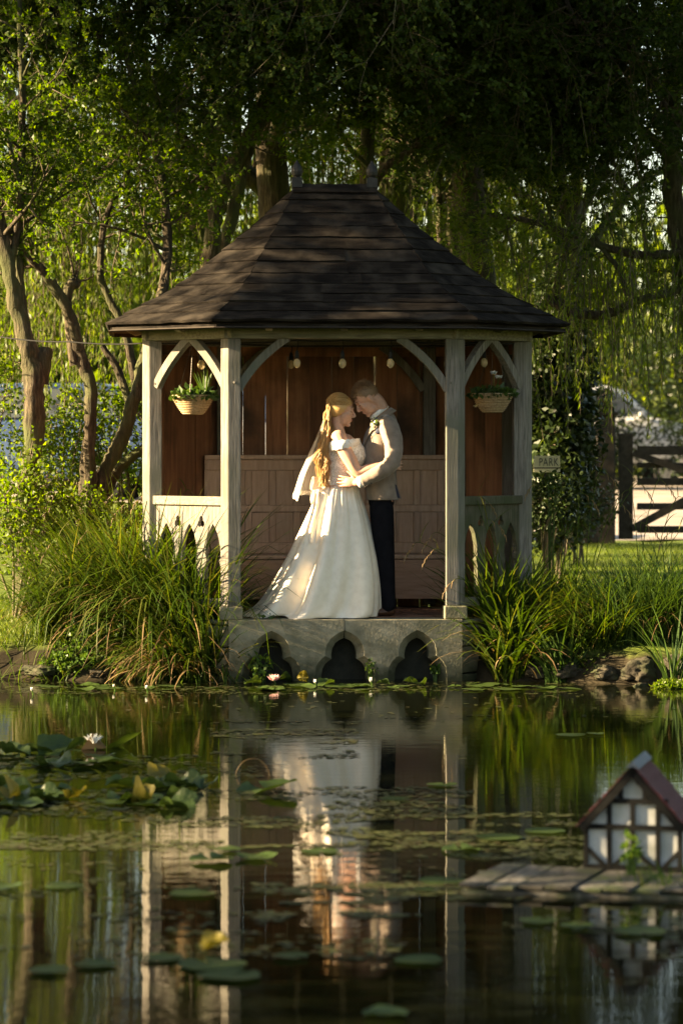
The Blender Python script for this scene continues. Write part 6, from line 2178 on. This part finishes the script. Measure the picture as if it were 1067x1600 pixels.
# shirt collar
rings = []
for k in range(28):
    a = 2 * PI * k / 28
    c0 = Vector((math.cos(a) * .078, math.sin(a) * .070, 0))
    rt = Matrix.Rotation(R(-40), 3, 'Y')
    ctr = pp(594, 646, .06)
    base = ctr + rt @ c0; tp = ctr + rt @ (c0 * .93 + Vector((0, 0, .034)))
    rings.append([base, tp, ctr + rt @ (c0 * 1.06 + Vector((0, 0, .028))), ctr + rt @ (c0 * 1.10 + Vector((0, 0, -.004)))])
m = MB(); m.rings(rings + [rings[0]], False); rel(GR, m).build('shirt_collar', M['shirt'], GR, True)
# jacket collar
rings = []
for k in range(22):
    a = R(-115 + 230 * k / 21)
    c0 = Vector((math.cos(a) * .088, math.sin(a) * .080, 0)); rt = Matrix.Rotation(R(-38), 3, 'Y'); ctr = pp(597, 650, .065)
    rings.append([ctr + rt @ (c0 * 1.0 + Vector((0, 0, .012))), ctr + rt @ (c0 * 1.06 + Vector((0, 0, .014))), ctr + rt @ (c0 * 1.30 + Vector((0, 0, -.035))), ctr + rt @ (c0 * 1.20 + Vector((0, 0, -.035)))])
m = MB(); m.rings(rings); rel(GR, m).build('jacket_collar', M['suit'], GR, True)


def sleeve(pts, rad, nm='sleeve'):
    q = catmull([(*p, r) for p, r in zip(pts, rad)], 7)
    P_, r_ = [Vector(v[:3]) for v in q], []
    for i, v in enumerate(q):
        t = i / len(q)
        cr = .05 * math.sin(30 * t * PI) * math.exp(-((t - .55) / .16) ** 2) + .02 * math.sin(17 * t * PI)
        r_.append(float(v[3]) * (1 + cr))
    m = MB(); m.tube(P_, r_, 20, True, .06); return rel(GR, m).build(nm, M['suit'], GR, True)


s1 = sleeve([pp(602, 659, -.055), pp(608, 671, -.115), pp(614, 695, -.19), pp(611, 722, -.242), pp(596, 735, -.24), pp(578, 745, -.215), pp(566, 751, -.20)], [.060, .078, .071, .063, .059, .052, .047])
s2 = sleeve([pp(602, 659, .21), pp(606, 671, .27), pp(606, 698, .33), pp(588, 727, .345), pp(555, 744, .27), pp(532, 752, .19)], [.060, .075, .068, .062, .052, .047])
m = MB(); m.tube([pp(567.5, 750.5, -.20), pp(559.5, 754, -.187)], [.042, .041], 18, True); rel(GR, m).build('shirt_cuff', M['shirt'], GR, True)
m = MB(); m.tube([pp(532, 752, .19), pp(524, 754, .165)], [.041, .040], 18, True); rel(GR, m).build('shirt_cuff', M['shirt'], GR, True)
for k in range(4):
    c = pp(570 + k * 3.1, 760.0 - k * 1.9, -.235 - .002 * k); m = MB(); m.ell(c, (.0065, .004, .0065), None, 8, 6); rel(GR, m).build('cuff_button', M['lash'], s1, True)
# back vent flap
m = MB(); m.prism([pp(618.5, 740, .02), pp(621, 760, .02), pp(627, 779, .02), pp(621, 781, .02), pp(617, 762, .02)], (0, 0, 0), (0, .12, 0)); rel(GR, m).build('vent_flap', M['suit'], GR)
m = MB(); m.prism([pp(616.5, 755, -.02), pp(621, 778, -.02), pp(625, 778, -.02), pp(619, 758, -.02)], (0, 0, 0), (0, .03, 0)); rel(GR, m).build('vent_lining', M['navy'], GR)
# boutonniere
bc = jsurf(661, 60, .03)
m = MB()
for k in range(7):
    a = k * .9; m.ell(bc + Vector((.006 * math.cos(a) * (k > 0), -.004, .008 * math.sin(a) * (k > 0))), (.011, .011, .011), None, 8, 6)
bo = rel(GR, m).build('boutonniere', M['petal'], GR, True)
nb = 26
pb = np.array([tuple(bc - GR.location)] * nb) + RNG.normal(0, .012, (nb, 3)) + np.array([.002, 0, -.008])
o = link('sprig', leaf_mesh('sprig', pb, RNG.normal(size=(nb, 3)) + np.array([0, -.4, 0]), .030, .016), M['leaf_shrub'], bo); o['kind'] = 'stuff'
nb = 30
pb = np.array([tuple(bc - GR.location)] * nb) + RNG.normal(0, .012, (nb, 3)) + np.array([-.024, 0, -.012])
o = link('small_flowers', leaf_mesh('small', pb, RNG.normal(size=(nb, 3)), .012, .011), M['petal_blue'] if 'petal_blue' in M else M['petal'], bo); o['kind'] = 'stuff'

mb = MB()
mb.ell(pp(596, 783, GD), (.100, .165, .10))
for dy in (-.088, .088):
    chain(mb, [pp(596, 792, GD + dy), pp(598, 830, GD + dy), pp(601, 870, GD + dy), pp(604, 915, GD + dy), pp(606, 946, GD + dy)], [.092, .088, .076, .066, .062], 16)
remesh_build('trousers', rel(GR, mb), M['trouser'], GR, .009, 3)
for dy in (-.09, .09):
    mb = MB()
    z = FLOOR
    hx = pp(607, 950, GD + dy)
    mb.ell((hx.x + .01, hx.y, z + .045), (.045, .040, .045)); mb.ell((hx.x - .09, hx.y - .01, z + .032), (.11, .046, .032)); mb.ell((hx.x - .17, hx.y - .014, z + .026), (.065, .042, .026))
    mb.ell((hx.x - .02, hx.y, z + .07), (.055, .042, .05))
    remesh_build('shoe', rel(GR, mb), M['shoe'], GR, .007, 3)
